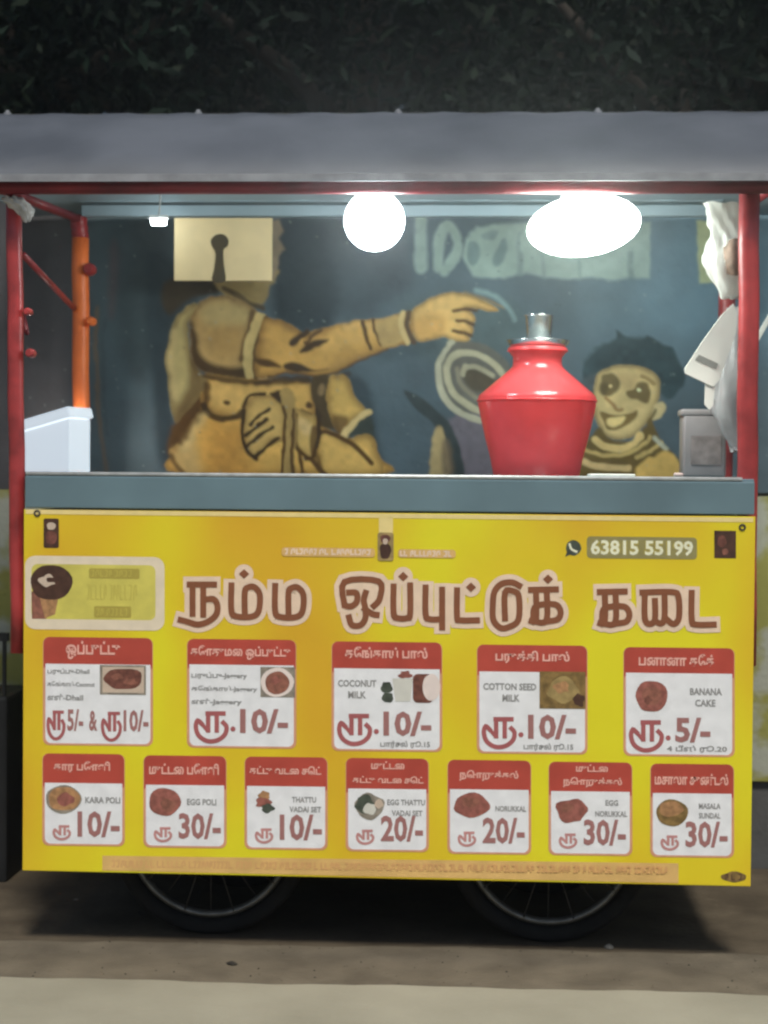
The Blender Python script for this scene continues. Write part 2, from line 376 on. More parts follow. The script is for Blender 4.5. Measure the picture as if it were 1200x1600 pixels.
line([(285, 700), (300, 680), (316, 652)], 10, A(184, 160, 106), 6, .5); line([(270, 520), (267, 570), (272, 620)], 9, A(176, 156, 106), 5, .5)
line([(568, 502), (572, 520), (578, 545)], 4, BR2, 1.6); line([(584, 500), (586, 518), (592, 538)], 4, BR2, 1.6)
fill([(590, 502), (626, 494), (622, 512), (634, 530), (596, 542)], A(150, 124, 76), 3)
line([(630, 490), (626, 510), (636, 534)], 7, A(170, 148, 100), 1.8)
line([(640, 490), (636, 510), (646, 534)], 7, A(70, 52, 30), 1.8)
# pointing hand
fill([(644, 488), (658, 475), (682, 462), (706, 457), (726, 459), (746, 466), (764, 474), (780, 486), (764, 487), (744, 482), (727, 482), (738, 490), (743, 500), (735, 505), (730, 502), (738, 512), (735, 522), (724, 519), (733, 528), (728, 535), (706, 531), (690, 526), (655, 533), (646, 515)], GOLD, 2.2, jit=.6, rim=5)
fill([(650, 500), (680, 490), (700, 500), (690, 522), (655, 528)], A(160, 120, 62), 8, .7)
line([(708, 486), (726, 484), (745, 486)], 4, BR2, 1.8); line([(712, 500), (728, 503), (738, 506)], 4, BR2, 1.8); line([(708, 516), (724, 520), (734, 524)], 4, BR2, 1.8)
line([(727, 458), (755, 466), (788, 482)], 3, A(120, 96, 56), 2, .7)
line([(745, 455), (775, 464), (795, 482), (802, 500)], 6, A(120, 142, 140), 4, .6)
# other arm and cane
fill([(486, 592), (514, 588), (516, 640), (524, 668), (500, 664), (492, 640)], A(60, 46, 24), 3)
dot(503, 608, 5, 10, A(112, 90, 58), 3)
fill([(516, 590), (541, 588), (554, 616), (572, 642), (552, 656), (536, 676), (522, 662), (512, 630)], A(180, 146, 78), 2.5, rim=9)
fill([(520, 648), (545, 652), (536, 680), (524, 672)], BR2, 5, .8)
fill([(552, 664), (576, 645), (586, 690), (570, 684), (556, 680), (540, 684)], A(44, 50, 44), 3)
line([(576, 644), (556, 658), (538, 680)], 8, A(176, 152, 102), 1.8)
fill([(498, 680), (516, 672), (545, 690), (558, 680), (582, 682), (590, 706), (594, 742), (505, 742), (498, 715)], A(182, 146, 78), 2.5, rim=9)
line([(502, 674), (520, 676), (548, 692), (566, 708), (580, 724)], 6, BR2, 2)
# hands folded on the cane
fill([(460, 640), (480, 646), (494, 652), (498, 690), (486, 716), (470, 708), (456, 692)], A(178, 146, 82), 3, rim=9)
line([(494, 640), (500, 680), (490, 712), (478, 716)], 6, BR, 2); line([(462, 648), (460, 690), (472, 708), (486, 716)], 5, BR2, 2)
fill([(468, 652), (484, 660), (488, 676), (476, 680), (466, 668)], A(184, 156, 106), 4, .8)
line([(492, 670), (490, 700), (500, 730)], 9, BR2, 3, .8)
fill([(383, 642), (394, 622), (412, 618), (440, 626), (448, 650), (446, 688), (425, 692), (402, 718), (385, 702), (379, 672)], A(178, 146, 84), 2.5, rim=9)
for a, c in (((392, 664), (420, 640)), ((386, 682), (417, 656)), ((388, 698), (426, 668)), ((400, 714), (438, 686))): line([a, ((a[0] + c[0]) / 2 + 2, (a[1] + c[1]) / 2 - 3), c], 5, BR, 1.8)
line([(383, 642), (379, 672), (386, 704), (402, 718)], 5, BR, 2); line([(382, 636), (392, 618), (412, 616)], 5, BR, 2)
fill([(420, 616), (440, 610), (452, 622), (448, 636), (430, 624)], BR, 3)
fill([(440, 612), (456, 610), (462, 640), (458, 742), (440, 742), (446, 680)], A(142, 116, 66), 2)
line([(443, 636), (446, 690), (440, 742)], 4, BR2, 1.6); line([(458, 640), (456, 742)], 4, BR2, 1.6)
line([(468, 706), (472, 742)], 5, BR2, 2.2); line([(486, 716), (510, 742)], 6, BR2, 2.2)
# brass vessel behind the red pot
fill([(704, 536), (760, 540), (800, 580), (800, 660), (745, 655), (700, 630), (684, 585)], A(82, 80, 72), 3)
fill([(700, 655), (765, 655), (790, 745), (716, 745)], A(92, 86, 92), 5)
line([(707, 534), (690, 556), (684, 586), (692, 616), (712, 640), (752, 657)], 8, A(150, 146, 124), 1.8)
line([(790, 590), (772, 568), (745, 553), (716, 552), (700, 566), (698, 592), (710, 616), (735, 634), (760, 645)], 8, A(150, 144, 118), 1.8)
fill([(722, 580), (742, 574), (770, 590), (776, 612), (750, 612), (730, 602)], A(66, 58, 44), 4)
line([(722, 584), (728, 572), (745, 572), (770, 586)], 6, A(140, 134, 110), 1.8)
line([(714, 575), (720, 600), (745, 622)], 6, A(112, 106, 88), 3)
fill([(630, 610), (656, 619), (682, 640), (706, 666), (719, 700), (724, 745), (696, 745), (695, 700), (676, 660), (650, 640)], A(40, 48, 48), 3)
fill([(676, 682), (688, 664), (697, 690), (702, 745), (672, 745)], A(154, 134, 92), 3)
fill([(690, 690), (704, 692), (708, 745), (692, 745)], A(92, 78, 60), 5, .8)
# laughing boy
HAIR = A(38, 54, 58)
fill([(910, 582), (924, 556), (944, 540), (960, 532), (963, 516), (978, 526), (1000, 532), (1010, 524), (1034, 540), (1052, 544), (1062, 565), (1066, 592), (1060, 612), (1044, 624), (1026, 612), (940, 600), (918, 604)], HAIR, 3, grain=.25)
for k in range(16):
    a = -.15 + k / 15 * 2.9; dot(987 + 72 * math.cos(-a), 590 + 56 * math.sin(-a), 9, 8, HAIR, 4, .8)
fill([(905, 600), (935, 585), (932, 620), (910, 612)], A(58, 64, 66), 5, .8)
fill([(930, 600), (937, 582), (960, 572), (990, 571), (1015, 578), (1029, 592), (1031, 615), (1024, 635), (1016, 652), (1000, 672), (985, 683), (965, 687), (945, 680), (933, 660), (928, 635)], A(170, 150, 102), 2.2, jit=.5, rim=6)
fill([(950, 588), (985, 584), (1000, 592), (985, 610), (965, 600)], A(160, 136, 92), 6, .7)
fill([(1021, 634), (1034, 626), (1041, 634), (1034, 650), (1018, 656)], A(166, 150, 108), 2.5)
line([(1024, 640), (1018, 652), (1014, 660)], 4, A(88, 76, 44), 2)
dot(953, 602, 15, 19, A(92, 78, 46), 2.5); dot(945, 608, 8, 10, A(72, 60, 34), 4, .8); dot(955, 604, 2.5, 2.5, A(190, 170, 120), 1.5)
fill([(978, 612), (990, 608), (998, 599), (1014, 600), (1012, 628), (996, 626), (980, 620)], A(96, 80, 46), 2.5); dot(998, 610, 3, 3, A(215, 195, 145), 1.5)
line([(1004, 588), (1014, 592), (1022, 600)], 5, A(116, 92, 50), 2, .8)
line([(948, 622), (958, 632), (962, 640), (970, 640)], 4, A(128, 98, 56), 2)
fill([(938, 643), (955, 648), (975, 649), (995, 642), (990, 656), (970, 671), (950, 672), (944, 660)], A(98, 78, 38), 2)
fill([(949, 655), (962, 652), (976, 653), (970, 664), (958, 668), (949, 664)], A(186, 164, 108), 2)
fill([(918, 690), (936, 668), (950, 684), (968, 690), (990, 687), (1008, 668), (1016, 652), (1026, 672), (1036, 692), (1050, 706), (1062, 722), (1064, 748), (905, 748), (912, 710)], A(84, 68, 32), 2.5)
line([(930, 688), (945, 698), (965, 702), (985, 696), (1001, 680)], 9, A(176, 152, 98), 1.8)
line([(916, 704), (945, 712), (975, 710), (1000, 698), (1016, 682)], 5, A(160, 138, 84), 1.8)
line([(994, 714), (1016, 704), (1034, 690)], 5, A(160, 138, 84), 1.8)
line([(914, 722), (940, 730), (985, 732)], 8, A(170, 146, 100), 1.8)
line([(1024, 684), (1040, 700)], 6, A(150, 150, 130), 2.5)
fill([(1000, 724), (1030, 707), (1042, 704), (1058, 716), (1064, 748), (1000, 748)], A(178, 146, 80), 3)
# large painted wall letters
LETC = A(128, 144, 134)
HOLE = A(78, 96, 96)
line([(657, 346), (658, 420)], 15, LETC, 4, .7)
line([(684, 418), (684, 385), (690, 362), (704, 354), (713, 372), (712, 398), (694, 424)], 13, LETC, 3.5, .75)
fill([(722, 400), (728, 372), (745, 354), (790, 348), (1016, 346), (1014, 436), (980, 434), (960, 438), (925, 433), (890, 437), (850, 434), (820, 426), (800, 434), (775, 436), (740, 432)], LETC, 4, .75, smooth=False)
dot(741, 396, 11, 20, HOLE, 3, .8); fill([(772, 412), (774, 392), (786, 372), (792, 380), (788, 404), (780, 416)], HOLE, 3, .8); fill([(752, 368), (770, 360), (778, 364), (762, 376)], HOLE, 3, .6)
line([(812, 365), (810, 428)], 6, HOLE, 4, .5); line([(985, 395), (985, 438)], 7, HOLE, 3, .55); line([(848, 400), (848, 436)], 5, HOLE, 3, .35); line([(905, 400), (905, 436)], 5, HOLE, 3, .35)
fill([(1090, 346), (1150, 344), (1152, 440), (1092, 442)], A(152, 158, 120), 3, .9, smooth=False)
for _ in range(260):                        # worn specks
    x, y = random.uniform(0, 1200), random.uniform(345, 740); dot(x, y, random.uniform(.6, 1.8), random.uniform(.6, 1.8), random.choice((A(130, 138, 132), A(34, 40, 40))), 1.2, .5)
TL, TR, BL = U(X0, Y0, WY - .006), U(X1, Y0, WY - .006), U(X0, Y1, WY - .006)
vs = np.empty((H, W_, 3))
for j in range(H):
    a = U(X0, gy[j], WY - .006); c = U(X1, gy[j], WY - .006)
    # rays through one photo row meet the wall along a straight line; solve each column exactly
    for_den = (FWD.y + RT.y * ((gx - 600) / FPX) - UP.y * ((gy[j] - 800) / FPX)); t = (WY - .006 - CAM.y) / for_den
    vs[j, :, 0] = CAM.x + (FWD.x + RT.x * ((gx - 600) / FPX) - UP.x * ((gy[j] - 800) / FPX)) * t
    vs[j, :, 1] = WY - .006
    vs[j, :, 2] = CAM.z + (FWD.z + RT.z * ((gx - 600) / FPX) - UP.z * ((gy[j] - 800) / FPX)) * t
idx = np.arange(H * W_).reshape(H, W_)
qf = np.stack([idx[:-1, :-1], idx[1:, :-1], idx[1:, 1:], idx[:-1, 1:]], -1).reshape(-1, 4)
def fast_mesh(name, v, f, mats, parent=None, mi=None, cols=None):
    me = bpy.data.meshes.new(name); nv, nf, k = len(v), len(f), f.shape[1]
    me.vertices.add(nv); me.vertices.foreach_set('co', np.ascontiguousarray(v, dtype=np.float32).ravel())
    me.loops.add(nf * k); me.loops.foreach_set('vertex_index', np.ascontiguousarray(f, dtype=np.int32).ravel())
    me.polygons.add(nf); me.polygons.foreach_set('loop_start', np.arange(0, nf * k, k, dtype=np.int32))
    for m in mats: me.materials.append(m)
    if mi is not None: me.polygons.foreach_set('material_index', mi.astype(np.int32))
    if cols is not None:
        ca = me.color_attributes.new('paint', 'FLOAT_COLOR', 'POINT')
        ca.data.foreach_set('color', np.concatenate([cols, np.ones((nv, 1))], 1).astype(np.float32).ravel())
    me.update(calc_edges=True); me.validate()
    o = bpy.data.objects.new(name, me); COL.objects.link(o)
    if parent: o.parent = parent; o.matrix_parent_inverse = Matrix.Translation(-parent.location)
    return o
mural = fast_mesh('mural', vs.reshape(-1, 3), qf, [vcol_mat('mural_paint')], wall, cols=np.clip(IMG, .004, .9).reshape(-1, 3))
mural['label'] = 'painted mural of a stout man pointing and a laughing boy'
# plain teal and the yellow dado, either side of and below the mural
M['teal'] = mat('teal_wall_paint', (.030, .046, .050), .7, .2, 5, bump=.2)
M['dado'] = mat('worn_yellow_green_dado', (.30, .29, .075), .8, .0, 7, c2=(.40, .41, .33), bump=.25, fac=(.46, .56), detail=7)
zt, zb_ = TL.z, BL.z
b = MB(); zz = min(BL.z, U(X1, Y1, WY).z) + .06
b.box(((TL.x - 8) / 2 - .02, WY - .002, (2.03 + zz) / 2), (8 + TL.x - .04 + .0, .004, 2.03 - zz))
b.box(((TR.x + 8) / 2 + .02, WY - .002, (2.03 + zz) / 2), (8 - TR.x - .04, .004, 2.03 - zz))
b.build('teal_band', M['teal'], wall)
b = MB(); b.box((0, WY - .005, (zz - .05 + .25) / 2), (15.9, .01, zz - .05 - .25)); b.build('dado', M['dado'], wall)

# ---------------------------------------------------------------- thin haze, added for glow around the lamps
hz = bpy.data.materials.new('added_glow_haze'); hz.use_nodes = True; n = hz.node_tree.nodes; n.remove(n['Principled BSDF'])
pv = n.new('ShaderNodeVolumePrincipled'); pv.inputs['Color'].default_value = (.92, .96, .97, 1); pv.inputs['Density'].default_value = .012; pv.inputs['Anisotropy'].default_value = .9
hz.node_tree.links.new(pv.outputs[0], n['Material Output'].inputs['Volume'])
b = MB(); b.box((0, 1, 3.5), (54, 46, 9)); tag(b.build('added_haze', hz), 'thin haze added around the cart for lamp glow', kind='stuff')

# ---------------------------------------------------------------- trees behind the wall
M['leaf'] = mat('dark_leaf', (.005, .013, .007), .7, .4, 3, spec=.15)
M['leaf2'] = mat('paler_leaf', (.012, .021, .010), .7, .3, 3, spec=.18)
M['bark'] = mat('bark', (.05, .04, .03), .9, .3, 8, bump=.4)
def tree(x, y, h, cr, label, nclump=80, per=95, seed=0, squash=.8):
    r = np.random.default_rng(seed); t = empty('tree', (x, y, 0), label, 'tree', 'dark trees behind the wall')
    b = MB(); top = Vector((x + r.normal() * .15, y, h))
    b.tube([(x, y, 0), (x + .05, y, h * .3), (x - .04, y + .03, h * .65), top], [.16, .13, .10, .05], 10)
    for k in range(7):
        a = k * 2.4 + r.random(); z0 = h * (.45 + .07 * k)
        b.tube([(x, y, z0), (x + math.cos(a) * cr * .4, y + math.sin(a) * cr * .4, z0 + .25), (x + math.cos(a) * cr * .85, y + math.sin(a) * cr * .85, z0 + .4 + .2 * r.random())], [.06, .04, .015], 7)
    b.build('trunk', M['bark'], t, smooth=True)
    dirs = r.normal(size=(nclump, 3)); dirs /= np.linalg.norm(dirs, axis=1)[:, None]
    cen = dirs * (r.random((nclump, 1)) ** .45) * cr * np.array([1.15, 1, squash]) + np.array([x, y, h])
    size = r.uniform(.16, .34, nclump)
    pos = np.repeat(cen, per, 0) + r.normal(size=(nclump * per, 3)) * np.repeat(size, per)[:, None] * np.array([1, 1, .7])
    n = len(pos); az = r.uniform(0, 2 * np.pi, n); dr = r.uniform(-.2, 1.25, n)
    ax = np.stack([np.cos(az) * np.cos(dr), np.sin(az) * np.cos(dr), -np.sin(dr)], 1)
    sd = np.cross(ax, r.normal(size=(n, 3))); sd /= np.linalg.norm(sd, axis=1)[:, None] + 1e-9
    L = r.uniform(.05, .105, n)[:, None]; Wd = L * r.uniform(.13, .2, n)[:, None]; nrm = np.cross(ax, sd)
    p0 = pos; p1 = pos + ax * L * .45 + sd * Wd + nrm * L * .06; p2 = pos + ax * L; p3 = pos + ax * L * .45 - sd * Wd + nrm * L * .06
    v = np.stack([p0, p1, p2, p3], 1).reshape(-1, 3); f = np.arange(4 * n).reshape(-1, 4)
    cm = (r.random(nclump) < .3); mi = np.where(r.random(n) < .75, np.repeat(cm, per), r.random(n) < .3).astype(int)
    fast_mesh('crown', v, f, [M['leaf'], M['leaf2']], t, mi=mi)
TREES = [(-1.55, 2.55, 2.95, .95, 'broad dark tree over the left end of the cart roof'), (-.25, 2.9, 3.2, 1.0, 'dark tree with paler sprays behind the middle of the roof'),
         (1.05, 2.6, 3.0, .95, 'dark tree behind the right half of the roof'), (2.35, 3.0, 3.1, 1.0, 'dark tree at the far right beyond the wall'),
         (-2.7, 3.6, 3.2, 1.1, 'dark tree at the far left beyond the wall'), (-.9, 4.3, 3.3, 1.2, 'taller tree standing further back left of centre'),
         (.75, 4.5, 3.4, 1.2, 'taller tree standing further back right of centre'), (2.9, 5.0, 3.4, 1.3, 'taller tree furthest back on the right')]
for i, (x, y, h, c, l) in enumerate(TREES): tree(x, y, h, c, l, seed=20 + i, nclump=70 if i < 5 else 90, per=150)
# a far wood closes the view under and behind the crowns
def wood():
    r = np.random.default_rng(99); n = 26000
    pos = np.stack([r.uniform(-9, 9, n), r.uniform(6.5, 9, n), r.uniform(.2, 6.2, n)], 1)
    ax = r.normal(size=(n, 3)); ax /= np.linalg.norm(ax, axis=1)[:, None]; sd = np.cross(ax, r.normal(size=(n, 3))); sd /= np.linalg.norm(sd, axis=1)[:, None]
    L = r.uniform(.2, .42, n)[:, None]; Wd = L * .3
    v = np.stack([pos, pos + ax * L * .5 + sd * Wd, pos + ax * L, pos + ax * L * .5 - sd * Wd], 1).reshape(-1, 3)
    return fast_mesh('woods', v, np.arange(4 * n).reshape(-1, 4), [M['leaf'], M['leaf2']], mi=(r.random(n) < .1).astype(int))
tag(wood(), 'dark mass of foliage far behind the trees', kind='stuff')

# ---------------------------------------------------------------- the cart
xl = U(26, 600, .05).x; xr = U(1168, 600, .05).x
CD = .78                                    # front post line to rear post line
cart = empty('food_cart', (0, .4, 0), 'yellow and red four wheeled street food cart with grey sheet roof', 'food cart')
zc = (U(40, 735, 0).z + U(1175, 750, 0).z) / 2
z_pt = 1.1 - .0892; z_pb = 1.1 - .9221; HW = .8309
# cabinet carcass behind the banner
b = MB(); b.box((0, .40, (z_pt + z_pb) / 2 + .03), (2 * HW - .05, .70, z_pt - z_pb - .06)); b.build('cabinet', M['plywood'], cart)
# blue-grey counter: sheet top, folded fascia and a paler lip
b = MB(); b.box((0, .42, zc - .02), (2 * HW + .0, .80, .036), bev=.003); b.build('counter_top', M['bluegrey'], cart)
zf0 = z_pt + .004
b = MB(); b.box((0.0, .006, (zc - .008 + zf0) / 2), (2 * HW - .004, .014, zc - .008 - zf0), bev=.003); b.build('counter_fascia', M['bluegrey'], cart)
b = MB(); b.tube([(-HW + .004, .003, zc - .003), (HW - .03, .003, zc - .003)], .0048, 8); b.build('counter_lip', M['lip'], cart, True)
# posts
def post(x0, x1, y, z0, z1, r, mi, name='post'):
    b = MB(); n = 9
    b.tube([(x0 + (x1 - x0) * i / n + .0015 * math.sin(i * 2.1), y, z0 + (z1 - z0) * i / n) for i in range(n + 1)], r, 16); return b.build(name, mi, cart, True)
pl0, pl1 = U(31, 745, .055), U(22, 300, .055)
zbot = U(28, 1020, .055).z
post(U(30, 745, .055).x, U(22, 300, .055).x, .055, zbot, pl1.z, .0185, M['red'])
post(U(1169, 745, .055).x, U(1171, 300, .055).x, .055, U(1180, 1040, .05).z, U(1171, 300, .055).z, .0235, M['red'])
RY = .055 + CD
rl0, rl1 = U(128, 735, RY), U(122, 342, RY)
sp = U(126, 372, RY).z
post(rl0.x, (rl0.x + rl1.x) / 2, RY, .9, sp, .0235, M['litred'])  # orange length puts the lit look of the red post into its colour
post((rl0.x + rl1.x) / 2, rl1.x, RY, sp - .002, rl1.z + .01, .0228, M['red'])
rx = U(1135, 500, RY).x
post(rx, rx, RY, .9, rl1.z + .01, .0228, M['red'])
# braces, clamps and bolts on the left posts
b = MB(); b.tube([U(36, 398, .07), U(116, 482, RY - .02)], .0075, 8); b.build('brace', M['red'], cart, True)
b = MB(); b.tube([U(42, 520, .07), U(14, 395, RY - .02)], .006, 8); b.build('brace', M['darkred'], cart, True)
def clamp(px, py, Y, r, m, wd=.02):
    p = U(px, py, Y); b = MB(); b.lathe([(.0005, -wd), (r * .8, -wd), (r, -wd * .7), (r, wd * .5), (r * .7, wd), (.0005, wd)], p, 14, rot=Matrix.Rotation(rad(90), 3, 'X')); return b.build('clamp', m, cart)
clamp(44, 487, .045, .0085, M['red']); clamp(48, 552, .045, .0105, M['red'])
clamp(140, 421, RY - .02, .017, M['red']); clamp(143, 502, RY - .02, .012, M['litred'])
# roof: front slope, ridge, rear slope, edge strip and rails
ze = U(600, 276, -.035).z; zr = U(600, 180, .40).z
x_l, x_r = -1.12, 1.05
def roofsheet():
    prof = [(-.035, ze), (.06, ze + (zr - ze) * .30), (.16, ze + (zr - ze) * .58), (.28, ze + (zr - ze) * .85), (.40, zr), (.52, zr - .018), (.66, zr - .075), (.78, zr - .15), (RY + .04, rl1.z + .045), (WY - .015, rl1.z + .028)]  # rear edge carried back to the wall to keep sunlight off it
    b = MB(); n = 44; vs = []; fs = []; k = len(prof)
    for t in (0, .006):
        for i in range(n + 1):
            x = x_l + (x_r - x_l) * i / n
            for j, (y, z) in enumerate(prof):
                vs.append((x, y, z + t + .0025 * math.sin(i * 1.9 + j) * (0 < j)))
    o = (n + 1) * k
    for i in range(n):
        for j in range(k - 1):
            a = i * k + j; fs += [(a, a + 1, a + k + 1, a + k), (o + a, o + a + k, o + a + k + 1, o + a + 1)]
        fs += [(i * k, (i + 1) * k, o + (i + 1) * k, o + i * k), (i * k + k - 1, o + i * k + k - 1, o + (i + 1) * k + k - 1, (i + 1) * k + k - 1)]
    mi = []
    b.v = vs; b.f = fs
    for i in range(n):
        for j in range(k - 1): mi += [1, 0]
        mi += [0, 0]
    b.m = mi
    return b.build('roof_sheet', [M['roof'], M['ceil']], cart, True)
roofsheet()
for px_, py_ in ((12, 176), (310, 178), (622, 180), (934, 183)):
    p = U(px_, py_, .40); p.z = zr + .006; b = MB(); b.lathe([(.010, -.004), (.010, .003), (.006, .003), (.005, .009), (.0005, .010)], p, 10); b.build('roof_bolt', M['edge'], cart)
b = MB(); b.box(((x_l + x_r) / 2, -.038, ze - .002), (x_r - x_l, .004, .017)); b.build('eave_strip', M['edge'], cart)
zrail = U(600, 292, .02).z
b = MB(); b.tube([(x_l, .02, zrail), (x_r, .02, zrail)], .0165, 12); b.build('front_rail', M['darkred'], cart, True)
zrr = U(600, 331, RY).z
b = MB(); b.box(((rl1.x + rx) / 2, RY - .01, zrr), (rx - rl1.x - .03, .03, .030), bev=.002); b.build('rear_rail', M['ceil'], cart)
b = MB(); b.box(((rl1.x + rx) / 2, RY - .03, zrr + .030), (rx - rl1.x - .03, .02, .016), bev=.002); b.build('rear_rail', M['ceil'], cart)
for xx, mm in ((rl1.x, 0), (rx, 0)):
    b = MB(); b.tube([(xx * .995, .03, zrail), (xx, RY, rl1.z)], .012, 10); b.build('side_rail', M['darkred'], cart, True)
# chassis and wheels
for yy in (.14, .66):
    b = MB(); b.box((0, yy, z_pb + .045), (2 * HW - .1, .04, .05)); b.build('chassis_beam', M['iron'], cart)
def ring(b, R, r, seg=56, n=10, mi=0, sq=1.0):
    vs = []; fs = []
    for i in range(seg):
        a = 2 * math.pi * i / seg
        for j in range(n):
            t = 2 * math.pi * j / n; rr = R + r * math.cos(t); vs.append((rr * math.cos(a), r * sq * math.sin(t), rr * math.sin(a)))
    for i in range(seg):
        for j in range(n): fs.append((i * n + j, i * n + (j + 1) % n, ((i + 1) % seg) * n + (j + 1) % n, ((i + 1) % seg) * n + j))
    b.add(vs, fs, mi)
wc = [U(329, 1306, .15), U(858, 1312, .15)]
RO = .5 * (wc[0].z + wc[1].z)
tyre_b, rim_b, hub_b, spk_b = MB(), MB(), MB(), MB()
ring(tyre_b, RO - .019, .019); ring(rim_b, RO - .049, .0085, sq=1.5); hub_b.lathe([(.0005, -.03), (.022, -.03), (.022, -.022), (.012, -.018), (.012, .018), (.022, .022), (.022, .03), (.0005, .03)], n=16, rot=Matrix.Rotation(rad(90), 3, 'X'))
spk_b.tube([(0, 0, .01), (0, 0, RO - .05)], .0016, 5)
pt = {k: b_.build(k, m, None, True) for k, b_, m in (('tyre', tyre_b, M['rubber']), ('rim', rim_b, M['rim']), ('hub', hub_b, M['iron']), ('spoke', spk_b, M['iron']))}
first = True
def put(o, parent, loc, rot=None):
    c = o.copy(); COL.objects.link(c); c.parent = parent; c.location = loc
    if rot is not None: c.rotation_euler = rot
    return c
for yy in (.15, .63):
    b = MB(); b.tube([(wc[0].x, yy - .035, RO), (wc[0].x, yy + .035, RO)], .006, 8)
    for k in (0, 1):
        xx = wc[k].x
        wh = pt['tyre'].copy(); wh.name = 'wheel'; COL.objects.link(wh); wh.parent = cart; wh.location = Vector((xx, yy, RO + .001)) - cart.location
        put(pt['rim'], wh, (0, 0, 0)); put(pt['hub'], wh, (0, 0, 0))
        for s in range(20): put(pt['spoke'], wh, (0, .012 * (-1) ** s, 0), (0, rad(18 * s), 0))
        b = MB(); b.box((xx, yy - .04, (RO + z_pb) / 2 + .06), (.03, .006, .16)); b.box((xx, yy + .04, (RO + z_pb) / 2 + .06), (.03, .006, .16)); b.build('wheel_fork', M['iron'], cart)
for o in pt.values(): bpy.data.objects.remove(o)

# ---------------------------------------------------------------- the printed banner
BY = -.004
def P(px, py, k=0): return U(px, py, -.0028 - .0003 * k)
INK = {}
def ink(name, rgb, e=.72, var=.05, scale=30, rough=.42, c2=None):
    m = mat('print_' + name, alb(*rgb, e=e), rough, var, scale, c2=None if c2 is None else alb(*c2, e=e), spec=.35); INK[name] = m; return m
ink('yellow', (198, 176, 34)); ink('red', (158, 64, 52), var=.1, scale=10); ink('white', (214, 206, 206)); ink('pink', (218, 182, 158)); ink('maroon', (118, 72, 48))
ink('price', (142, 98, 94)); ink('rupee', (148, 82, 82)); ink('grey', (126, 124, 122)); ink('letterpink', (216, 156, 142)); ink('cardedge', (186, 134, 104))
ink('brown', (98, 60, 50), var=.3, scale=90); ink('brown2', (124, 80, 66), var=.25, scale=90); ink('beige', (176, 158, 140)); ink('dark', (66, 44, 34), var=.25, scale=60); ink('green', (62, 68, 58), var=.3, scale=60)
ink('olive', (112, 90, 52), var=.3, scale=70); ink('olive2', (140, 120, 76), var=.2, scale=60); ink('plate', (204, 190, 182)); ink('peach', (192, 156, 96), var=.1, scale=14); ink('phonebox', (128, 120, 76)); ink('phone', (212, 205, 178)); ink('badge', (200, 186, 162)); ink('badgein', (182, 172, 82), var=.12, scale=14)
ink('faint', (168, 156, 72)); ink('softprice', (170, 120, 116)); ink('olivetext', (152, 138, 62)); ink('peachtext', (188, 144, 94)); ink('hem', (206, 186, 124)); ink('redfood', (132, 80, 70), var=.25, scale=80); ink('tan', (150, 112, 76), var=.25, scale=80); ink('milk', (184, 182, 172)); ink('ash', (124, 116, 104), var=.25, scale=70)
# yellow print with mustard cloudiness
m = bpy.data.materials.new('print_banner_ground'); m.use_nodes = True; n = m.node_tree.nodes; L = m.node_tree.links; p = n['Principled BSDF']
p.inputs['Roughness'].default_value = .40; p.inputs['Specular IOR Level'].default_value = .3
tc = n.new('ShaderNodeTexCoord'); mp = n.new('ShaderNodeMapping'); mp.inputs['Rotation'].default_value = (0, rad(-35), 0); mp.inputs['Scale'].default_value = (1.1, 1, .6)
nz = n.new('ShaderNodeTexNoise'); nz.inputs['Scale'].default_value = 1.7; nz.inputs['Detail'].default_value = 2.5; L.new(tc.outputs['Object'], mp.inputs[0]); L.new(mp.outputs[0], nz.inputs['Vector'])
cr = n.new('ShaderNodeValToRGB'); e = cr.color_ramp.elements
e[0].position = .36; e[0].color = (*alb(192, 150, 36), 1); e[1].position = .56; e[1].color = (*alb(200, 190, 34), 1); x = e.new(.48); x.color = (*alb(198, 174, 34), 1)
L.new(nz.outputs['Fac'], cr.inputs[0]); L.new(cr.outputs[0], p.inputs['Base Color'])
n2 = n.new('ShaderNodeTexNoise'); n2.inputs['Scale'].default_value = 4; n2.inputs['Detail'].default_value = 2; L.new(tc.outputs['Object'], n2.inputs['Vector'])
bp = n.new('ShaderNodeBump'); bp.inputs['Strength'].default_value = .25; bp.inputs['Distance'].default_value = .02; L.new(n2.outputs['Fac'], bp.inputs['Height']); L.new(bp.outputs[0], p.inputs['Normal'])
INK['ground'] = m

banner = empty('menu_banner', (0, BY, z_pb), 'bright yellow printed menu banner with Tamil heading and priced cards', 'banner')
b = MB(); b.box((0, .0005, (z_pt + z_pb) / 2), (2 * HW, .006, z_pt - z_pb), bev=.002); b.build('vinyl_sheet', INK['ground'], banner)

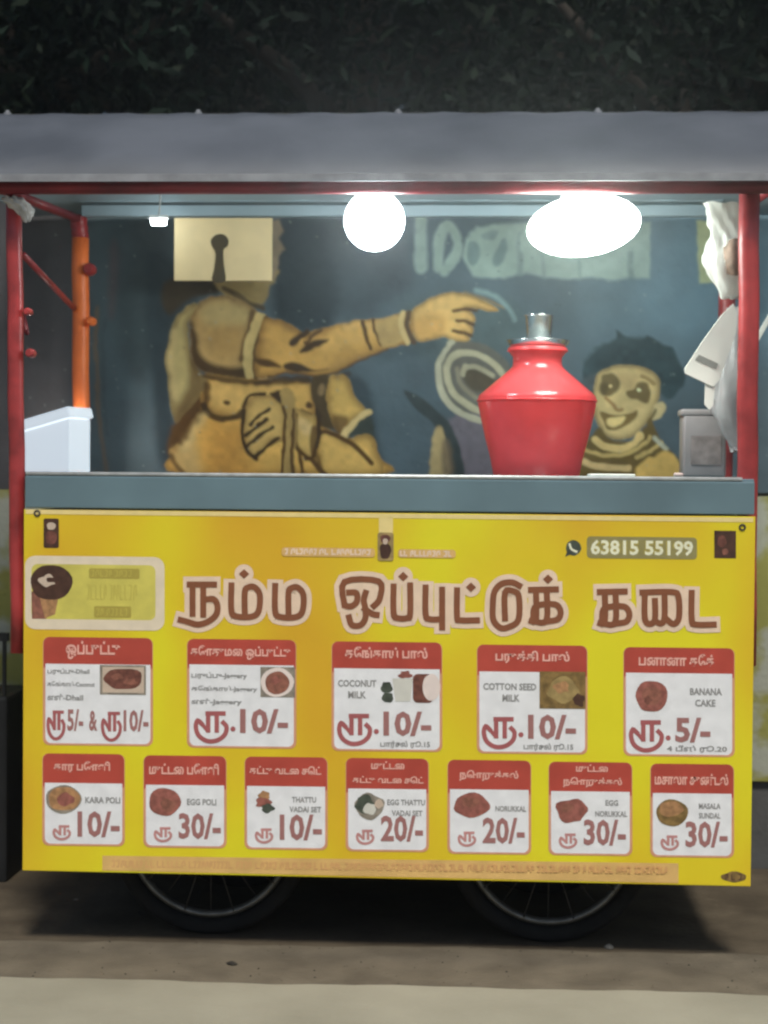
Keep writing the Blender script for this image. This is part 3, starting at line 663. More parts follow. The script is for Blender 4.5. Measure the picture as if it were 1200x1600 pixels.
class Sheet(MB):
    """flat print in photo-pixel coordinates on the banner plane"""
    def __init__(s, *inks): super().__init__(); s.inks = list(inks); s.k = 0; s.base = 1
    def mi(s, name):
        if name not in s.inks: s.inks.append(name)
        return s.inks.index(name)
    def lay(s): s.k += 1; return s.base + s.k * .06
    def poly(s, pts, c, k=None):
        k = s.lay() if k is None else k
        s.add([P(x, y, k) for x, y in pts], [tuple(range(len(pts)))], s.mi(c))
    def rect(s, x0, y0, x1, y1, c, r=0, rb=None, skew=0):
        rb = r if rb is None else rb; pts = []
        for cx, cy, a0, rr in ((x1 - r, y0 + r, -90, r), (x1 - rb, y1 - rb, 0, rb), (x0 + rb, y1 - rb, 90, rb), (x0 + r, y0 + r, 180, r)):
            if rr <= 0: pts.append((cx, cy)); continue
            for q in range(6): a = rad(a0 + 18 * q); pts.append((cx + rr * math.cos(a), cy + rr * math.sin(a)))
        s.poly([(x, y + (x - x0) * .0118) for x, y in pts], c)
    def blob(s, x, y, rx_, ry, c, wob=.06, n=22, seed=0):
        q = random.Random(seed + int(x)); ph = [q.random() * 6.3 for _ in range(3)]
        s.poly([(x + rx_ * math.cos(a) * (1 + wob * math.sin(3 * a + ph[0]) + wob * .7 * math.sin(5 * a + ph[1])), y + ry * math.sin(a) * (1 + wob * math.sin(4 * a + ph[2]))) for a in [2 * math.pi * i / n for i in range(n)]], c)
    def stroke(s, pts, wd, c, smooth=True, ext=True):
        Q = [np.array(q, float) for q in pts]
        if smooth and len(Q) > 2: Q = spline(Q, 4)
        k = len(Q); k_ = s.lay(); Lf = []; Rt = []
        for i in range(k):
            t0 = Q[i] - Q[i - 1] if i else Q[1] - Q[0]; t1 = Q[i + 1] - Q[i] if i < k - 1 else t0
            t0 = t0 / (np.linalg.norm(t0) + 1e-9); t1 = t1 / (np.linalg.norm(t1) + 1e-9); t = t0 + t1; l = np.linalg.norm(t); t = t / l if l > .3 else t1
            nn = np.array([-t[1], t[0]]); co = max(.6, abs(float(nn @ np.array([-t1[1], t1[0]]))))
            q = Q[i].copy()
            if ext and i == 0: q = q - t1 * wd * .35
            if ext and i == k - 1: q = q + t0 * wd * .35
            Lf.append(q + nn * wd / 2 / co); Rt.append(q - nn * wd / 2 / co)
        s.add([P(x, y, k_ + .05 * i / k) for i, (x, y) in enumerate(Lf)] + [P(x, y, k_ + .05 * i / k) for i, (x, y) in enumerate(Rt)], [(i, i + 1, k + i + 1, k + i) for i in range(k - 1)], s.mi(c))
    def text(s, body, box, c, bold=.02, slant=0.0118):
        cu = bpy.data.curves.new('t', 'FONT'); cu.body = body; cu.offset = bold; cu.resolution_u = 2
        o = bpy.data.objects.new('t', cu); COL.objects.link(o); dg = bpy.context.evaluated_depsgraph_get(); me = bpy.data.meshes.new_from_object(o.evaluated_get(dg))
        V = np.array([v.co[:2] for v in me.vertices]); F = [tuple(f.vertices) for f in me.polygons]
        bpy.data.objects.remove(o); bpy.data.curves.remove(cu); bpy.data.meshes.remove(me)
        if not len(V): return
        lo, hi = V.min(0), V.max(0); x0, y0, x1, y1 = box
        X = x0 + (V[:, 0] - lo[0]) / (hi[0] - lo[0]) * (x1 - x0); Y = y1 - (V[:, 1] - lo[1]) / (hi[1] - lo[1]) * (y1 - y0) + (X - x0) * slant
        k = s.lay(); s.add([P(x, y, k) for x, y in zip(X, Y)], F, s.mi(c))
    def rupee(s, x0, y0, x1, y1, wd, c):          # the Tamil syllable roo
        def q(u, v): return (x0 + (x1 - x0) * u, y0 + (y1 - y0) * v)
        s.stroke([q(.20, .42), q(.06, .30), q(.0, .52), q(.10, .82), q(.38, 1), q(.70, .97), q(.94, .78), q(1, .52), q(.88, .36)], wd, c)
        s.stroke([q(.20, .42), q(.28, .52), q(.36, .62)], wd * .8, c)
        s.stroke([q(.40, .66), q(.40, .04)], wd, c, False); s.stroke([q(.36, .06), q(.92, .06)], wd, c, False); s.stroke([q(.68, .10), q(.68, .66)], wd, c, False)
    def marks(s, x0, y0, x1, y1, c, seed=1, wd=2.0):   # print too small and blurred to read
        q = random.Random(seed); x = x0
        while x < x1 - 4:
            wv = q.uniform(3.5, 7); h = y1 - y0; kind = q.randrange(3); yo = (x - x0) * .0118
            if kind == 0: s.stroke([(x, y0 + yo), (x, y1 + yo), (x + wv * .7, y1 + yo)], wd, c, False)
            elif kind == 1: s.stroke([(x, y1 + yo), (x + wv * .1, y0 + h * .2 + yo), (x + wv * .6, y0 + yo), (x + wv * .7, y1 - h * .3 + yo)], wd, c)
            else: s.stroke([(x, y0 + yo), (x + wv * .7, y0 + yo), (x + wv * .5, y1 + yo), (x, y1 + yo)], wd, c, False)
            x += wv + (5 if q.random() < .16 else 1.5)
    def done(s, name, parent=banner, label=None):
        o = s.build(name, [INK[i] for i in s.inks], parent)
        if label: o['label'] = label
        return o

# hem, bottom strip
s = Sheet(); s.poly([(40, 796), (1177, 809), (1177, 816), (40, 803)], 'hem'); s.done('hem')
s = Sheet(); s.poly([(160, 1337), (1060, 1349), (1060, 1380), (160, 1360)], 'peach'); s.marks(175, 1345, 1048, 1354, 'peachtext', 5, 2.2); s.done('footer_strip')
s = Sheet(); s.blob(1147, 1370, 20, 8, 'olive', .1); s.marks(1134, 1366, 1160, 1374, 'dark', 8, 1.6); s.done('printer_mark')
for (x, y) in ((58, 802), (1160, 824)):
    b = MB(); c = P(x, y, 1); ring(b, .006, .0022, 20, 6); b.v = [(a + c.x, bb + c.y, cc + c.z) for a, bb, cc in b.v]; b.build('eyelet', M['iron'], banner, True)
# small portraits and the phone number
s = Sheet(); s.rect(68, 810, 92, 856, 'dark', 3); s.blob(80, 822, 7, 6, 'beige'); s.blob(80, 840, 9, 11, 'brown'); s.done('portrait_print', label='small dark portrait print at the top left of the banner')
s = Sheet(); s.rect(592, 808, 614, 838, 'hem', 4); s.marks(446, 858, 585, 865, 'pink', 3, 2.4); s.marks(624, 861, 708, 868, 'pink', 4, 2.4); s.rect(440, 855, 586, 869, 'peach', 5); s.rect(622, 858, 712, 871, 'peach', 5); s.marks(446, 858, 580, 865, 'pink', 3, 2.6); s.marks(626, 861, 706, 868, 'pink', 4, 2.6)
s.rect(590, 832, 615, 876, 'olive2', 4); s.blob(602, 842, 8, 7, 'brown'); s.blob(602, 861, 9, 13, 'dark'); s.blob(602, 846, 4, 5, 'beige'); s.done('portrait_print', label='small portrait print at the top centre of the banner between two faint lines')
s = Sheet(); s.rect(1116, 829, 1150, 872, 'dark'); s.blob(1133, 862, 5, 5, 'brown2'); s.blob(1128, 846, 7, 9, 'brown'); s.done('portrait_print', label='dark brown square print at the top right of the banner')
s = Sheet(); s.blob(896, 856, 12, 12, 'green', .02); s.stroke([(890, 850), (893, 858), (901, 862)], 3.5, 'phone'); s.poly([(886, 862), (892, 866), (883, 870)], 'green'); s.done('phone_icon')
s = Sheet(); s.rect(917, 838, 1089, 872, 'phonebox', 6); s.text('63815 55199', (923, 843, 1083, 867), 'olivetext', .075); s.text('63815 55199', (923, 843, 1083, 867), 'phone', .03); s.done('phone_number')
# white badge at the left
s = Sheet(); s.rect(39, 868, 257, 983, 'badge', 16); s.rect(49, 881, 243, 967, 'badgein', 10)
s.poly([(49, 925), (70, 915), (82, 940), (72, 967), (50, 967)], 'brown2'); s.poly([(60, 925), (92, 930), (86, 960), (70, 966)], 'tan'); s.blob(80, 910, 33, 28, 'dark', .03); s.blob(74, 907, 13, 9, 'beige', .2); s.blob(80, 906, 8, 4, 'dark', .1)
s.rect(139, 888, 218, 904, 'olivetext', 3); s.rect(147, 947, 205, 965, 'olivetext', 3); s.marks(143, 891, 214, 900, 'faint', 11, 1.5); s.marks(151, 951, 201, 961, 'faint', 12, 1.5); s.marks(136, 914, 214, 936, 'faint', 13, 1.4); s.done('badge_print', label='white bordered badge with a dark plate picture')

# heading: drawn stroke by stroke
def T2(pts, dx=0, dy=0): return [(250 + (x + dx) / 2.4, 800 + (y + dy) / 2.4) for x, y in pts]
def T3(pts, dx=0, dy=0): return [(700 + (x + dx) / 2.4, 800 + (y + dy) / 2.4) for x, y in pts]
ma = [[(268, 272), (268, 372), (290, 392), (345, 392), (370, 370), (374, 310), (354, 282), (332, 282), (318, 300), (318, 384)]]
ka = [[(308, 292), (408, 290)], [(330, 292), (330, 402), (310, 408)], [(370, 292), (370, 404), (330, 410), (320, 385), (332, 352), (400, 346), (422, 372), (412, 402), (374, 410)]]
STR = []
STR += [T2(q) for q in ([(108, 272), (206, 272)], [(122, 272), (122, 385)], [(162, 275), (162, 388)], [(164, 330), (198, 326), (214, 346), (212, 382), (182, 410), (142, 422), (104, 412), (74, 404)])]
STR += [T2(q) for q in ma] + [T2(q, 164, 2) for q in ma]
STR += [T2(q) for q in ([(692, 350), (692, 262), (820, 260), (824, 324), (800, 354)], [(692, 350), (716, 354), (738, 336), (736, 304), (706, 302)], [(772, 300), (764, 330), (770, 362), (770, 398), (752, 424), (720, 424), (708, 392)], [(766, 362), (796, 382), (816, 386)])]
STR += [T2(q) for q in ([(876, 276), (876, 380), (892, 398), (926, 398), (938, 382), (938, 272)], [(996, 280), (996, 384), (1012, 402), (1056, 402)], [(1058, 288), (1058, 436)])]
STR += [T3(q) for q in ([(34, 290), (34, 392), (46, 406), (112, 406)], [(270, 278), (240, 264), (200, 270), (174, 300), (168, 350), (170, 404), (196, 434), (226, 432), (264, 404), (266, 320), (248, 298), (214, 302), (214, 402)])]
STR += [T3(q) for q in ka] + [T3(q, 258, 8) for q in ka]
STR += [T3(q) for q in ([(726, 302), (838, 300), (864, 318), (866, 396), (846, 420), (822, 404)], [(738, 302), (738, 398), (756, 420), (776, 402), (776, 330)], [(812, 304), (812, 396), (800, 418), (782, 412)], [(914, 300), (914, 404), (930, 422), (1000, 422)])]
DOTS = [T2([(315, 232)])[0], T2([(912, 242)])[0], T2([(1166, 282)])[0], T3([(375, 252)])[0]]
s = Sheet()
for q in STR: s.stroke(q, 25, 'pink')
for x, y in DOTS: s.blob(x, y, 15, 15, 'pink', 0)
s.base = 4.2; s.k = 0
for q in STR: s.stroke(q, 9.5, 'maroon')
for x, y in DOTS: s.poly([(x - 8, y), (x, y - 7.5), (x + 8, y), (x, y + 7.5)], 'maroon')
s.done('heading', label='large maroon Tamil heading outlined in pale pink')

# priced menu cards
def card(x0, y0, x1, y1, hh, head, lines, price, food, label, big):
    s = Sheet(); s.rect(x0 - 1, y0, x1 + 1, y1 + 1, 'cardedge', 10); s.rect(x0, y0, x1, y0 + hh + 6, 'red', 10, 0); s.rect(x0 + 3, y0 + hh, x1 - 3, y1 - 2, 'white', 0, 9)
    c = s.done('menu_card', label=label)
    def sub(): q = Sheet(); q.base = 3.2; return q
    for t, bx in head: h = sub(); h.text(t, bx, 'letterpink', .035); h.done('card_title', c)
    for t, bx in lines: l = sub(); l.text(t, bx, 'grey', .03); l.done('card_text', c)
    pr = sub(); price(pr); pr.done('price', c)
    f = sub(); food(f); f.done('food_picture', c)
def bigprice(x0, y0, txt):
    def g(q):
        q.rupee(x0 + 13, y0 + 114, x0 + 61, y0 + 160, 7, 'rupee'); q.blob(x0 + 71, y0 + 141, 4, 4, 'rupee', 0)
        q.text(txt, (x0 + 82, y0 + 109, x0 + (157 if len(txt) > 3 else 137), y0 + 148), 'price', .035)
    return g
def smallprice(x0, y0, txt):
    def g(q): q.rupee(x0 + 17, y0 + 113, x0 + 42, y0 + 134, 4, 'softprice'); q.text(txt, (x0 + 54, y0 + 90, x0 + 120, y0 + 131), 'price', .03)
    return g
def p1(q):
    q.rupee(75, 1110, 100, 1154, 5, 'rupee'); q.text('5/-', (105, 1108, 130, 1142), 'price', .03); q.text('&', (139, 1110, 152, 1142), 'price', .03); q.rupee(160, 1112, 188, 1156, 5, 'rupee'); q.text('10/-', (193, 1109, 232, 1143), 'price', .03)
def f1(q): q.rect(156, 1039, 228, 1085, 'ash'); q.rect(160, 1042, 225, 1082, 'beige'); q.blob(193, 1061, 30, 17, 'brown', .08); q.blob(183, 1057, 9, 5, 'brown2', .2); q.blob(203, 1065, 10, 5, 'brown2', .2)
def f2(q): q.rect(407, 1042, 461, 1089, 'ash'); q.blob(433, 1066, 26, 23, 'plate', .02); q.blob(433, 1067, 19, 18, 'brown2', .03); q.blob(430, 1063, 8, 6, 'redfood', .2)
def f3(q): q.blob(604, 1074, 9, 9, 'green', .1); q.blob(606, 1090, 9, 8, 'green', .1); q.rect(645, 1053, 677, 1098, 'brown', 8); q.blob(633, 1054, 10, 6, 'redfood', .2); q.poly([(613, 1060), (645, 1060), (641, 1096), (618, 1096)], 'milk'); q.blob(674, 1074, 14, 21, 'plate', .02)
def f4(q): q.rect(843, 1049, 915, 1107, 'olive'); q.blob(880, 1078, 24, 20, 'olive2', .1); q.blob(878, 1074, 12, 9, 'tan', .2); q.blob(905, 1094, 9, 10, 'dark', .2)
def f5(q): q.blob(1018, 1088, 25, 25, 'redfood', .05); q.blob(1018, 1088, 15, 15, 'brown2', .12); q.blob(1012, 1094, 6, 6, 'brown', .2)
R1 = [(68, 995, 238, 1163, 42, [('ஒப்புட்டு', (103, 1001, 188, 1030))], [('பருப்பு-Dhall', (74, 1044, 140, 1054)), ('தேங்காய்-Coconut', (74, 1064, 148, 1075)), ('எள்-Dhall', (74, 1084, 130, 1094))], p1, f1, 'menu card with two prices, 5/- and 10/-'),
      (293, 998, 462, 1167, 40, [('கோதுமை ஒப்புட்டு', (298, 1008, 454, 1030))], [('பருப்பு-Jaggery', (299, 1050, 386, 1061)), ('தேங்காய்-Jaggery', (299, 1071, 402, 1082)), ('எள்-Jaggery', (299, 1091, 378, 1102))], bigprice(293, 998, '10/-'), f2, 'menu card priced 10/- with a round food on a white plate'),
      (519, 1002, 690, 1172, 42, [('தேங்காய் பால்', (539, 1010, 668, 1034))], [('COCONUT', (528, 1062, 588, 1073)), ('MILK', (544, 1080, 572, 1091)), ('பார்சல் ரூ.15', (594, 1157, 672, 1169))], bigprice(517, 1002, '10/-'), f3, 'menu card priced 10/- with a glass of coconut milk'),
      (746, 1007, 917, 1176, 42, [('பருத்தி பால்', (774, 1016, 890, 1038))], [('COTTON SEED', (755, 1067, 838, 1078)), ('MILK', (785, 1085, 812, 1096)), ('பார்சல் ரூ.15', (818, 1161, 896, 1173))], bigprice(743, 1007, '10/-'), f4, 'menu card priced 10/- with a dark brown photograph'),
      (975, 1011, 1147, 1180, 40, [('பனானா கேக்', (998, 1021, 1116, 1040))], [('BANANA', (1078, 1075, 1128, 1086)), ('CAKE', (1086, 1093, 1118, 1104)), ('4 பீஸ் ரூ.20', (1042, 1164, 1136, 1176))], bigprice(973, 1012, '5/-'), f5, 'menu card priced 5/- with a red brown round cake')]
for r in R1: card(*r, True)
def g1(q): q.blob(99, 1249, 28, 22, 'ash', .03); q.blob(100, 1248, 25, 19, 'tan', .05); q.blob(102, 1249, 14, 10, 'redfood', .15)
def g2(q): q.blob(257, 1253, 25, 22, 'redfood', .04); q.blob(262, 1258, 12, 10, 'brown2', .15)
def g3(q): q.blob(413, 1243, 9, 7, 'tan', .12); q.blob(411, 1254, 12, 8, 'redfood', .15); q.blob(418, 1263, 10, 7, 'green', .15)
def g4(q): q.blob(577, 1260, 23, 20, 'ash', .1); q.blob(570, 1256, 15, 14, 'green', .15); q.blob(578, 1264, 10, 9, 'milk', .15); q.blob(592, 1256, 7, 7, 'beige', .1)
def g5(q): q.blob(737, 1258, 28, 19, 'redfood', .06); q.blob(735, 1254, 14, 8, 'brown2', .15)
def g6(q): q.blob(893, 1267, 24, 19, 'redfood', .12); q.blob(886, 1262, 10, 7, 'brown2', .2)
def g7(q): q.blob(1050, 1270, 25, 21, 'olive', .03); q.blob(1048, 1264, 19, 12, 'tan', .08)
R2 = [(67, 1177, 194, 1320, 46, [('கார போளி', (84, 1189, 172, 1207))], [('KARA POLI', (133, 1245, 188, 1255))], '10/-', g1, 'menu card priced 10/- with a flat brown food, first of the lower row'),
      (225, 1180, 353, 1323, 46, [('முட்டை போளி', (233, 1192, 342, 1210))], [('EGG POLI', (292, 1248, 338, 1258))], '30/-', g2, 'menu card priced 30/- with a round reddish food at the left'),
      (383, 1182, 511, 1326, 46, [('தட்டு வடை செட்', (390, 1196, 502, 1214))], [('THATTU', (456, 1245, 494, 1254)), ('VADAI SET', (452, 1260, 502, 1269))], '10/-', g3, 'menu card priced 10/- with a small stacked snack'),
      (541, 1184, 669, 1329, 48, [('முட்டை', (580, 1189, 632, 1202)), ('தட்டு வடை செட்', (551, 1212, 662, 1227))], [('EGG THATTU', (605, 1249, 664, 1258)), ('VADAI SET', (612, 1266, 660, 1275))], '20/-', g4, 'menu card priced 20/- with a grey green plate of snacks'),
      (700, 1187, 829, 1333, 46, [('நொறுக்கல்', (718, 1203, 810, 1220))], [('NORUKKAL', (774, 1259, 822, 1268))], '20/-', g5, 'menu card priced 20/- with a flat oval red food'),
      (858, 1190, 987, 1335, 46, [('முட்டை', (900, 1194, 950, 1206)), ('நொறுக்கல்', (880, 1214, 972, 1230))], [('EGG', (946, 1250, 966, 1259)), ('NORUKKAL', (930, 1267, 980, 1276))], '30/-', g6, 'menu card priced 30/- with a ragged red food'),
      (1017, 1193, 1146, 1338, 46, [('மசாலா சுண்டல்', (1023, 1208, 1138, 1226))], [('MASALA', (1092, 1255, 1126, 1264)), ('SUNDAL', (1092, 1270, 1126, 1279))], '30/-', g7, 'menu card priced 30/- with a bowl of brown food')]
for r in R2: card(*r[:7], smallprice(r[0], r[1], r[7]), r[8], r[9], False)

# ---------------------------------------------------------------- lamps
def px_m(Y): return (Y - CAM.y) / FPX
Y1L = .10; c = U(585, 345, Y1L); r1 = 47 * px_m(Y1L)
lb = empty('led_bulb', c, 'lit round white bulb hanging near the middle of the front rail', 'lamp', 'lit lamps under the cart roof')
b = MB(); b.lathe([(.0005, -r1)] + [(r1 * math.cos(rad(a)), r1 * math.sin(rad(a))) for a in range(-80, 55, 9)] + [(r1 * .55, r1 * .86)], c, 28); b.build('globe', M['bulb'], lb, True)
b = MB(); b.lathe([(r1 * .56, r1 * .85), (r1 * .45, r1 * 1.15), (r1 * .3, r1 * 1.25), (r1 * .3, r1 * 1.5), (.0005, r1 * 1.5)], c, 20); b.build('bulb_base', M['bulbbase'], lb, True)
b = MB(); b.tube([c + Vector((0, 0, r1 * 1.45)), c + Vector((.004, 0, r1 * 1.9)), (c.x + .002, c.y - .06, ze + .02)], .003, 6); b.build('cord', M['cable'], lb, True)
Y2L = .13; c = U(912, 353, Y2L); a2 = 88 * px_m(Y2L); b2 = 46 * px_m(Y2L)
jb = empty('jumbo_bulb', c, 'large lit flattened white lamp tilted under the roof at right', 'lamp', 'lit lamps under the cart roof')
ROT = Matrix.Rotation(rad(-7), 3, 'Y')
b = MB(); b.lathe([(a2 * math.sqrt(max(0, 1 - t * t)) + .0003, b2 * t) for t in [-1, -.985, -.94, -.86, -.74, -.58, -.4, -.2, 0, .2, .4, .58, .74, .86, .94]], c, 40, rot=ROT); b.build('diffuser', M['jumbo'], jb, True)
b = MB(); b.lathe([(a2 * .36, b2 * .9), (a2 * .34, b2 * 1.12), (a2 * .2, b2 * 1.2), (a2 * .16, b2 * 1.5), (.0005, b2 * 1.5)], c, 20, rot=ROT); b.build('bulb_base', M['bulbbase'], jb, True)
e0 = c + ROT @ Vector((0, 0, b2 * 1.48))
b = MB(); b.tube([e0, e0 + Vector((.02, .0, .012)), e0 + Vector((.05, -.01, .005)), e0 + Vector((a2 * 1.08, -.02, -.008)), (e0.x + a2 * 1.1, e0.y - .05, zrail + .02)], .003, 6); b.build('cord', M['cable'], jb, True)
c = U(248, 347, .70)
ls = empty('led_strip_lamp', c, 'small lit white strip lamp beside the cream board', 'lamp', 'lit lamps under the cart roof')
b = MB(); b.box(c, (.040, .016, .016), bev=.005); b.build('diffuser', M['led'], ls, True)
b = MB(); b.box(c + Vector((0, 0, .013)), (.05, .02, .008)); b.build('housing', M['bulbbase'], ls)
b = MB(); b.tube([c + Vector((0, 0, .015)), c + Vector((0, .02, .06)), (c.x, c.y + .02, zr - .08)], .0025, 6); b.build('cord', M['cable'], ls, True)

# ---------------------------------------------------------------- cream board hung from the rear rail
Yb = RY - .035
bd = empty('cream_board', U(348, 388, Yb), 'cream rectangular board with a dark keyhole shaped mark in front of the mural', 'board')
M['cream'] = mat('cream_board_paint', (.80, .615, .33), .6, .06, 12); M['boardmark'] = mat('dark_olive_mark', (.062, .042, .015), .6, .15, 20)
p0, p1_ = U(273, 341, Yb), U(425, 439, Yb)
b = MB(); b.box(((p0.x + p1_.x) / 2, Yb, (p0.z + p1_.z) / 2), (p1_.x - p0.x, .012, p0.z - p1_.z), bev=.0015); b.build('panel', M['cream'], bd)
b = MB(); pts = [(332, 439.5), (335, 420), (337, 396), (331, 384), (330, 375), (336, 368), (344, 365.5), (352, 368), (357, 376), (355, 385), (349, 391), (350, 415), (352, 439.5)]
b.add([U(x, y, Yb - .0085) for x, y in spline(pts, 3, True)], [tuple(range(len(pts) * 3))]); b.build('mark', M['boardmark'], bd)

# ---------------------------------------------------------------- things on the counter
Yp = .38; k = px_m(Yp); c = U(838, 744, Yp); c.z = zc
pot = empty('water_pot', c, 'red plastic water pot with a pinched neck on the counter', 'water pot')
def rz(px, py): return (px * k, (744 - py) * k)
prof = [(.001, .003), rz(63, 744)] + [rz(a, y) for a, y in ((67, 741), (72, 715), (80, 685), (87, 655), (91.5, 634), (92.5, 626), (91, 620), (86, 615), (72, 603), (57, 590), (45, 580), (39, 574), (37.5, 567), (38, 559), (43, 553), (46, 549), (46, 545), (42, 543), (36, 543))]
b = MB(); b.lathe(prof, c, 56); b.build('body', M['potred'], pot, True)
b = MB()
for (rr, yy) in ((92.4, 627), (45.5, 549)): 
    ring(b, rr * k, .0028, 48, 8); 
    nv = 48 * 8; zoff = (744 - yy) * k
    b.v[-nv:] = [(c.x + x, c.y + z, c.z + zoff + y) for x, y, z in b.v[-nv:]]
b.build('rim_bead', M['potred'], pot, True)
zl = c.z + (744 - 543) * k
lid = MB(); lid.lathe([(.001, 0), (42 * k, .0), (46 * k, 3 * k), (49 * k, 9 * k), (49.5 * k, 10 * k), (48 * k, 10.2 * k), (44 * k, 4 * k), (.001, .004)], (c.x, c.y, zl), 40)
tag(lid.build('steel_plate', M['steel'], None, True), 'shiny steel plate covering the mouth of the red pot', 'plate')
cx = U(842, 520, Yp).x; zt0 = zl + .0085
tm = MB(); tm.lathe([(.001, 0), (17 * k, 0), (18 * k, .003), (22 * k, 44 * k), (24 * k, 46 * k), (22.5 * k, 46.5 * k), (20 * k, 43 * k), (16 * k, .006), (.001, .006)], (cx, c.y, zt0 - .004), 32)
tag(tm.build('steel_tumbler', M['steel'], None, True), 'small steel tumbler standing on the plate over the red pot', 'tumbler')
# white case at the left end, lid propped up, with a glow added to it
Yc = .62; cc = U(84, 735, Yc)
case = empty('white_case', (cc.x, Yc, zc), 'white case with an added glow and a raised lid at the left end of the counter', 'glowcase')
R3 = Matrix.Rotation(rad(-14), 3, 'Z'); kk = px_m(Yc)
def slant(w_, dp, z0, zl_, zr_):      # box whose top slopes up to the right
    vs = [(x, y, z) for x, z1 in ((-w_ / 2, zl_), (w_ / 2, zr_)) for y in (-dp / 2, dp / 2) for z in (z0, z1)]
    return [Vector((cc.x, Yc, zc)) + R3 @ Vector(v) for v in vs], [(0, 1, 3, 2), (4, 6, 7, 5), (0, 4, 5, 1), (2, 3, 7, 6), (0, 2, 6, 4), (1, 5, 7, 3)]
b = MB(); b.add(*slant(90 * kk, .12, 0.001, .100, .140)); b.build('case_body', M['glowcase'], case)
R4 = R3 @ Matrix.Rotation(rad(-15), 3, 'Y')
b = MB(); b.box((cc.x - .001, Yc, zc + .137), (100 * kk, .135, .028), R4, bev=.005); b.build('lid', M['glowcase'], case)
tp = U(117, 690, .785)
b = MB(); b.tube([tp + Vector((0, 0, -.06)), tp + Vector((0, 0, .055))], .008, 12); b.build('added_light_tube', M['tube'], case, True)  # added behind the case, unseen, to light the rear post
b = MB(); b.box((cc.x + 30 * kk, Yc - .062, zc + .112), (.014, .010, .03), R3); b.build('hinge', M['greyprint'], case)
# cloudy jar at the right
Yj = .42; k2 = px_m(Yj); jc = U(1097, 748, Yj); jc.z = zc
jar = empty('plastic_jar', jc, 'cloudy square plastic jar with a brown grey label at the right of the counter', 'jar')
jh = (748 - 643) * k2
b = MB(); b.box((jc.x, jc.y, jc.z + jh * .46), (66 * k2, .09, jh * .92), bev=.008); b.build('body', M['jar'], jar, True)
b = MB(); b.box((jc.x - 2 * k2, jc.y, jc.z + jh * .95), (68 * k2, .092, jh * .10), bev=.005); b.build('lid', M['jar'], jar, True)
b = MB(); b.box((jc.x + 2 * k2, jc.y - .046, jc.z + jh * .40), (46 * k2, .003, jh * .42)); b.build('label', M['jarlabel'], jar)
# small sachet lying by the jar
p_ = U(1060, 742, .09); b = MB(); b.box((p_.x, .09, zc + .006), (.02, .03, .010), bev=.004)
tag(b.build('sachet', mat('pinkish_sachet', (.6, .45, .40), .4), None, True), 'tiny pinkish sachet on the counter edge beside the jar', 'sachet')
for px_, ww, lab in ((955, 70, 'long flat cream wrapper lying on the counter behind its front lip'),):
    p_ = U(px_, 744, .10); b = MB(); b.box((p_.x, .10, zc + .004), (ww * px_m(.1), .05, .006), Matrix.Rotation(rad(3), 3, 'Z'), bev=.002)
    tag(b.build('wrapper', M['paper'], None, True), lab, 'wrapper')

# ---------------------------------------------------------------- bags hung by the right post
def bag(name, prof, Yk, m, label, cat, seed, flat=.55, fold=.16, parts=()):
    q = random.Random(seed); ph = [q.random() * 6.3 for _ in range(6)]
    b = MB(); vs = []; fs = []; n = 36; K = px_m(Yk); P_ = spline([(a, y, r) for a, y, r in prof], 5)
    for i, (x, y, r) in enumerate(P_):
        cpt = U(x, y, Yk)
        for j in range(n):
            a = 2 * math.pi * j / n
            w_ = 1 + fold * math.sin(3 * a + ph[0] + i * .25) + fold * .7 * math.sin(7 * a + ph[1] - i * .45) + fold * .4 * math.sin(13 * a + ph[2] + i * .8)
            vs.append((cpt.x + r * K * math.cos(a) * w_, cpt.y + r * K * flat * math.sin(a) * w_, cpt.z + .003 * math.sin(5 * a + i)))
    for i in range(len(P_) - 1):
        for j in range(n): fs.append((i * n + j, i * n + (j + 1) % n, (i + 1) * n + (j + 1) % n, (i + 1) * n + j))
    fs += [tuple(range(n)), tuple((len(P_) - 1) * n + j for j in reversed(range(n)))]
    b.add(vs, fs); o = empty(name, U(prof[0][0], prof[0][1], Yk), label, cat, 'bags hung beside the right post')
    b.build('plastic_film', m, o, True); return o
o = bag('plastic_bag', [(1128, 318, 28), (1130, 340, 24), (1136, 362, 22), (1140, 385, 30), (1136, 415, 33), (1142, 445, 24), (1140, 466, 14)], .20, M['bag'], 'bulging clear plastic bag of brown stuff hung at the top of the right post', 'bag', 4)
b = MB(); b.lathe([(.0005, -.05), (.018, -.045), (.028, -.02), (.027, .015), (.016, .035), (.0005, .04)], U(1146, 400, .198) - Vector((0, .016, 0)), 20, wob=lambda i, a: 1 + .12 * math.sin(4 * a + i)); b.build('contents', M['brownfill'], o, True)
bag('plastic_bag', [(1148, 480, 10), (1146, 520, 16), (1142, 570, 24), (1140, 620, 28), (1144, 660, 24), (1154, 705, 10)], .34, M['greybag'], 'limp grey plastic sheet hanging low by the right post', 'bag', 9, .5, .2)
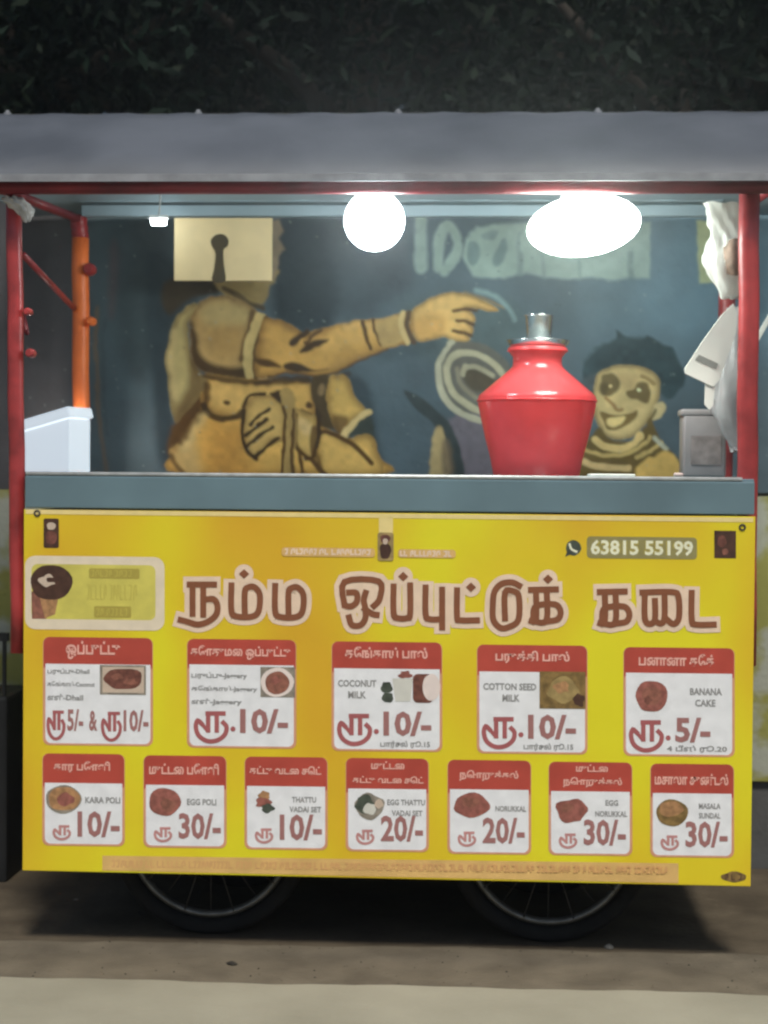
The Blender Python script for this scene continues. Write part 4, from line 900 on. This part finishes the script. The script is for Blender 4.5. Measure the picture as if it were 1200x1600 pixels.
pk = empty('paper_packet', U(1115, 540, .18), 'tilted white paper packet with a grey band, hung beside the right post', 'packet')
def slab(pts, Yk, th, name, m, par):
    b = MB(); f = [U(x, y, Yk) for x, y in pts]; n = len(f); b.add(f + [v + Vector((0, th, 0)) for v in f], [tuple(range(n - 1, -1, -1)), tuple(range(n, 2 * n))] + [(i, (i + 1) % n, n + (i + 1) % n, n + i) for i in range(n)]); return b.build(name, m, par)
slab([(1146, 474), (1152, 490), (1150, 520), (1124, 594), (1114, 604), (1072, 584), (1070, 576), (1100, 530), (1128, 492)], .18, .014, 'packet_body', M['paper'], pk)
slab([(1086, 562), (1092, 554), (1122, 568), (1119, 577)], .1785, .001, 'band', M['greyprint'], pk)
slab([(1102, 598), (1118, 602), (1114, 634), (1108, 640), (1101, 632)], .184, .008, 'tail', M['paper'], pk)
b = MB(); b.box(U(1193, 512, .30), (.012, .004, .07), Matrix.Rotation(rad(28), 3, 'Y'), bev=.001)
tag(b.build('paper_strip', M['paper'], None), 'thin white paper strip dangling outside the right post', 'paper strip')
# rag tied to the top of the left post
o = bag('tied_rag', [(18, 308, 9), (26, 314, 16), (34, 324, 15), (40, 336, 9), (42, 346, 4)], .03, M['cloth'], 'pale rag knotted around the top of the left post', 'rag', 12, .8, .25)
o['group'] = ''; del o['group']
# black slatted crate at the left edge, against the wall
cx0 = U(-25, 1000, .72)
cr_ = empty('slatted_crate', (cx0.x, .72, 0), 'black plastic crate with upright slats at the far left by the wall', 'crate')
M['black'] = mat('black_plastic', (.012, .012, .012), .6, .3, 10)
ztop = U(10, 985, .72).z; zmid = U(10, 1080, .72).z
b = MB(); b.box((cx0.x, .74, zmid / 2), (.19, .26, zmid), bev=.01); b.build('box', M['black'], cr_)
b = MB(); b.box((cx0.x, .62, ztop - .008), (.19, .02, .022)); b.build('top_rail', M['black'], cr_)
for i in range(8):
    b = MB(); b.box((cx0.x - .085 + i * .0242, .62, (ztop - .02 + zmid) / 2), (.008, .014, ztop - .02 - zmid)); b.build('slat', M['black'], cr_)
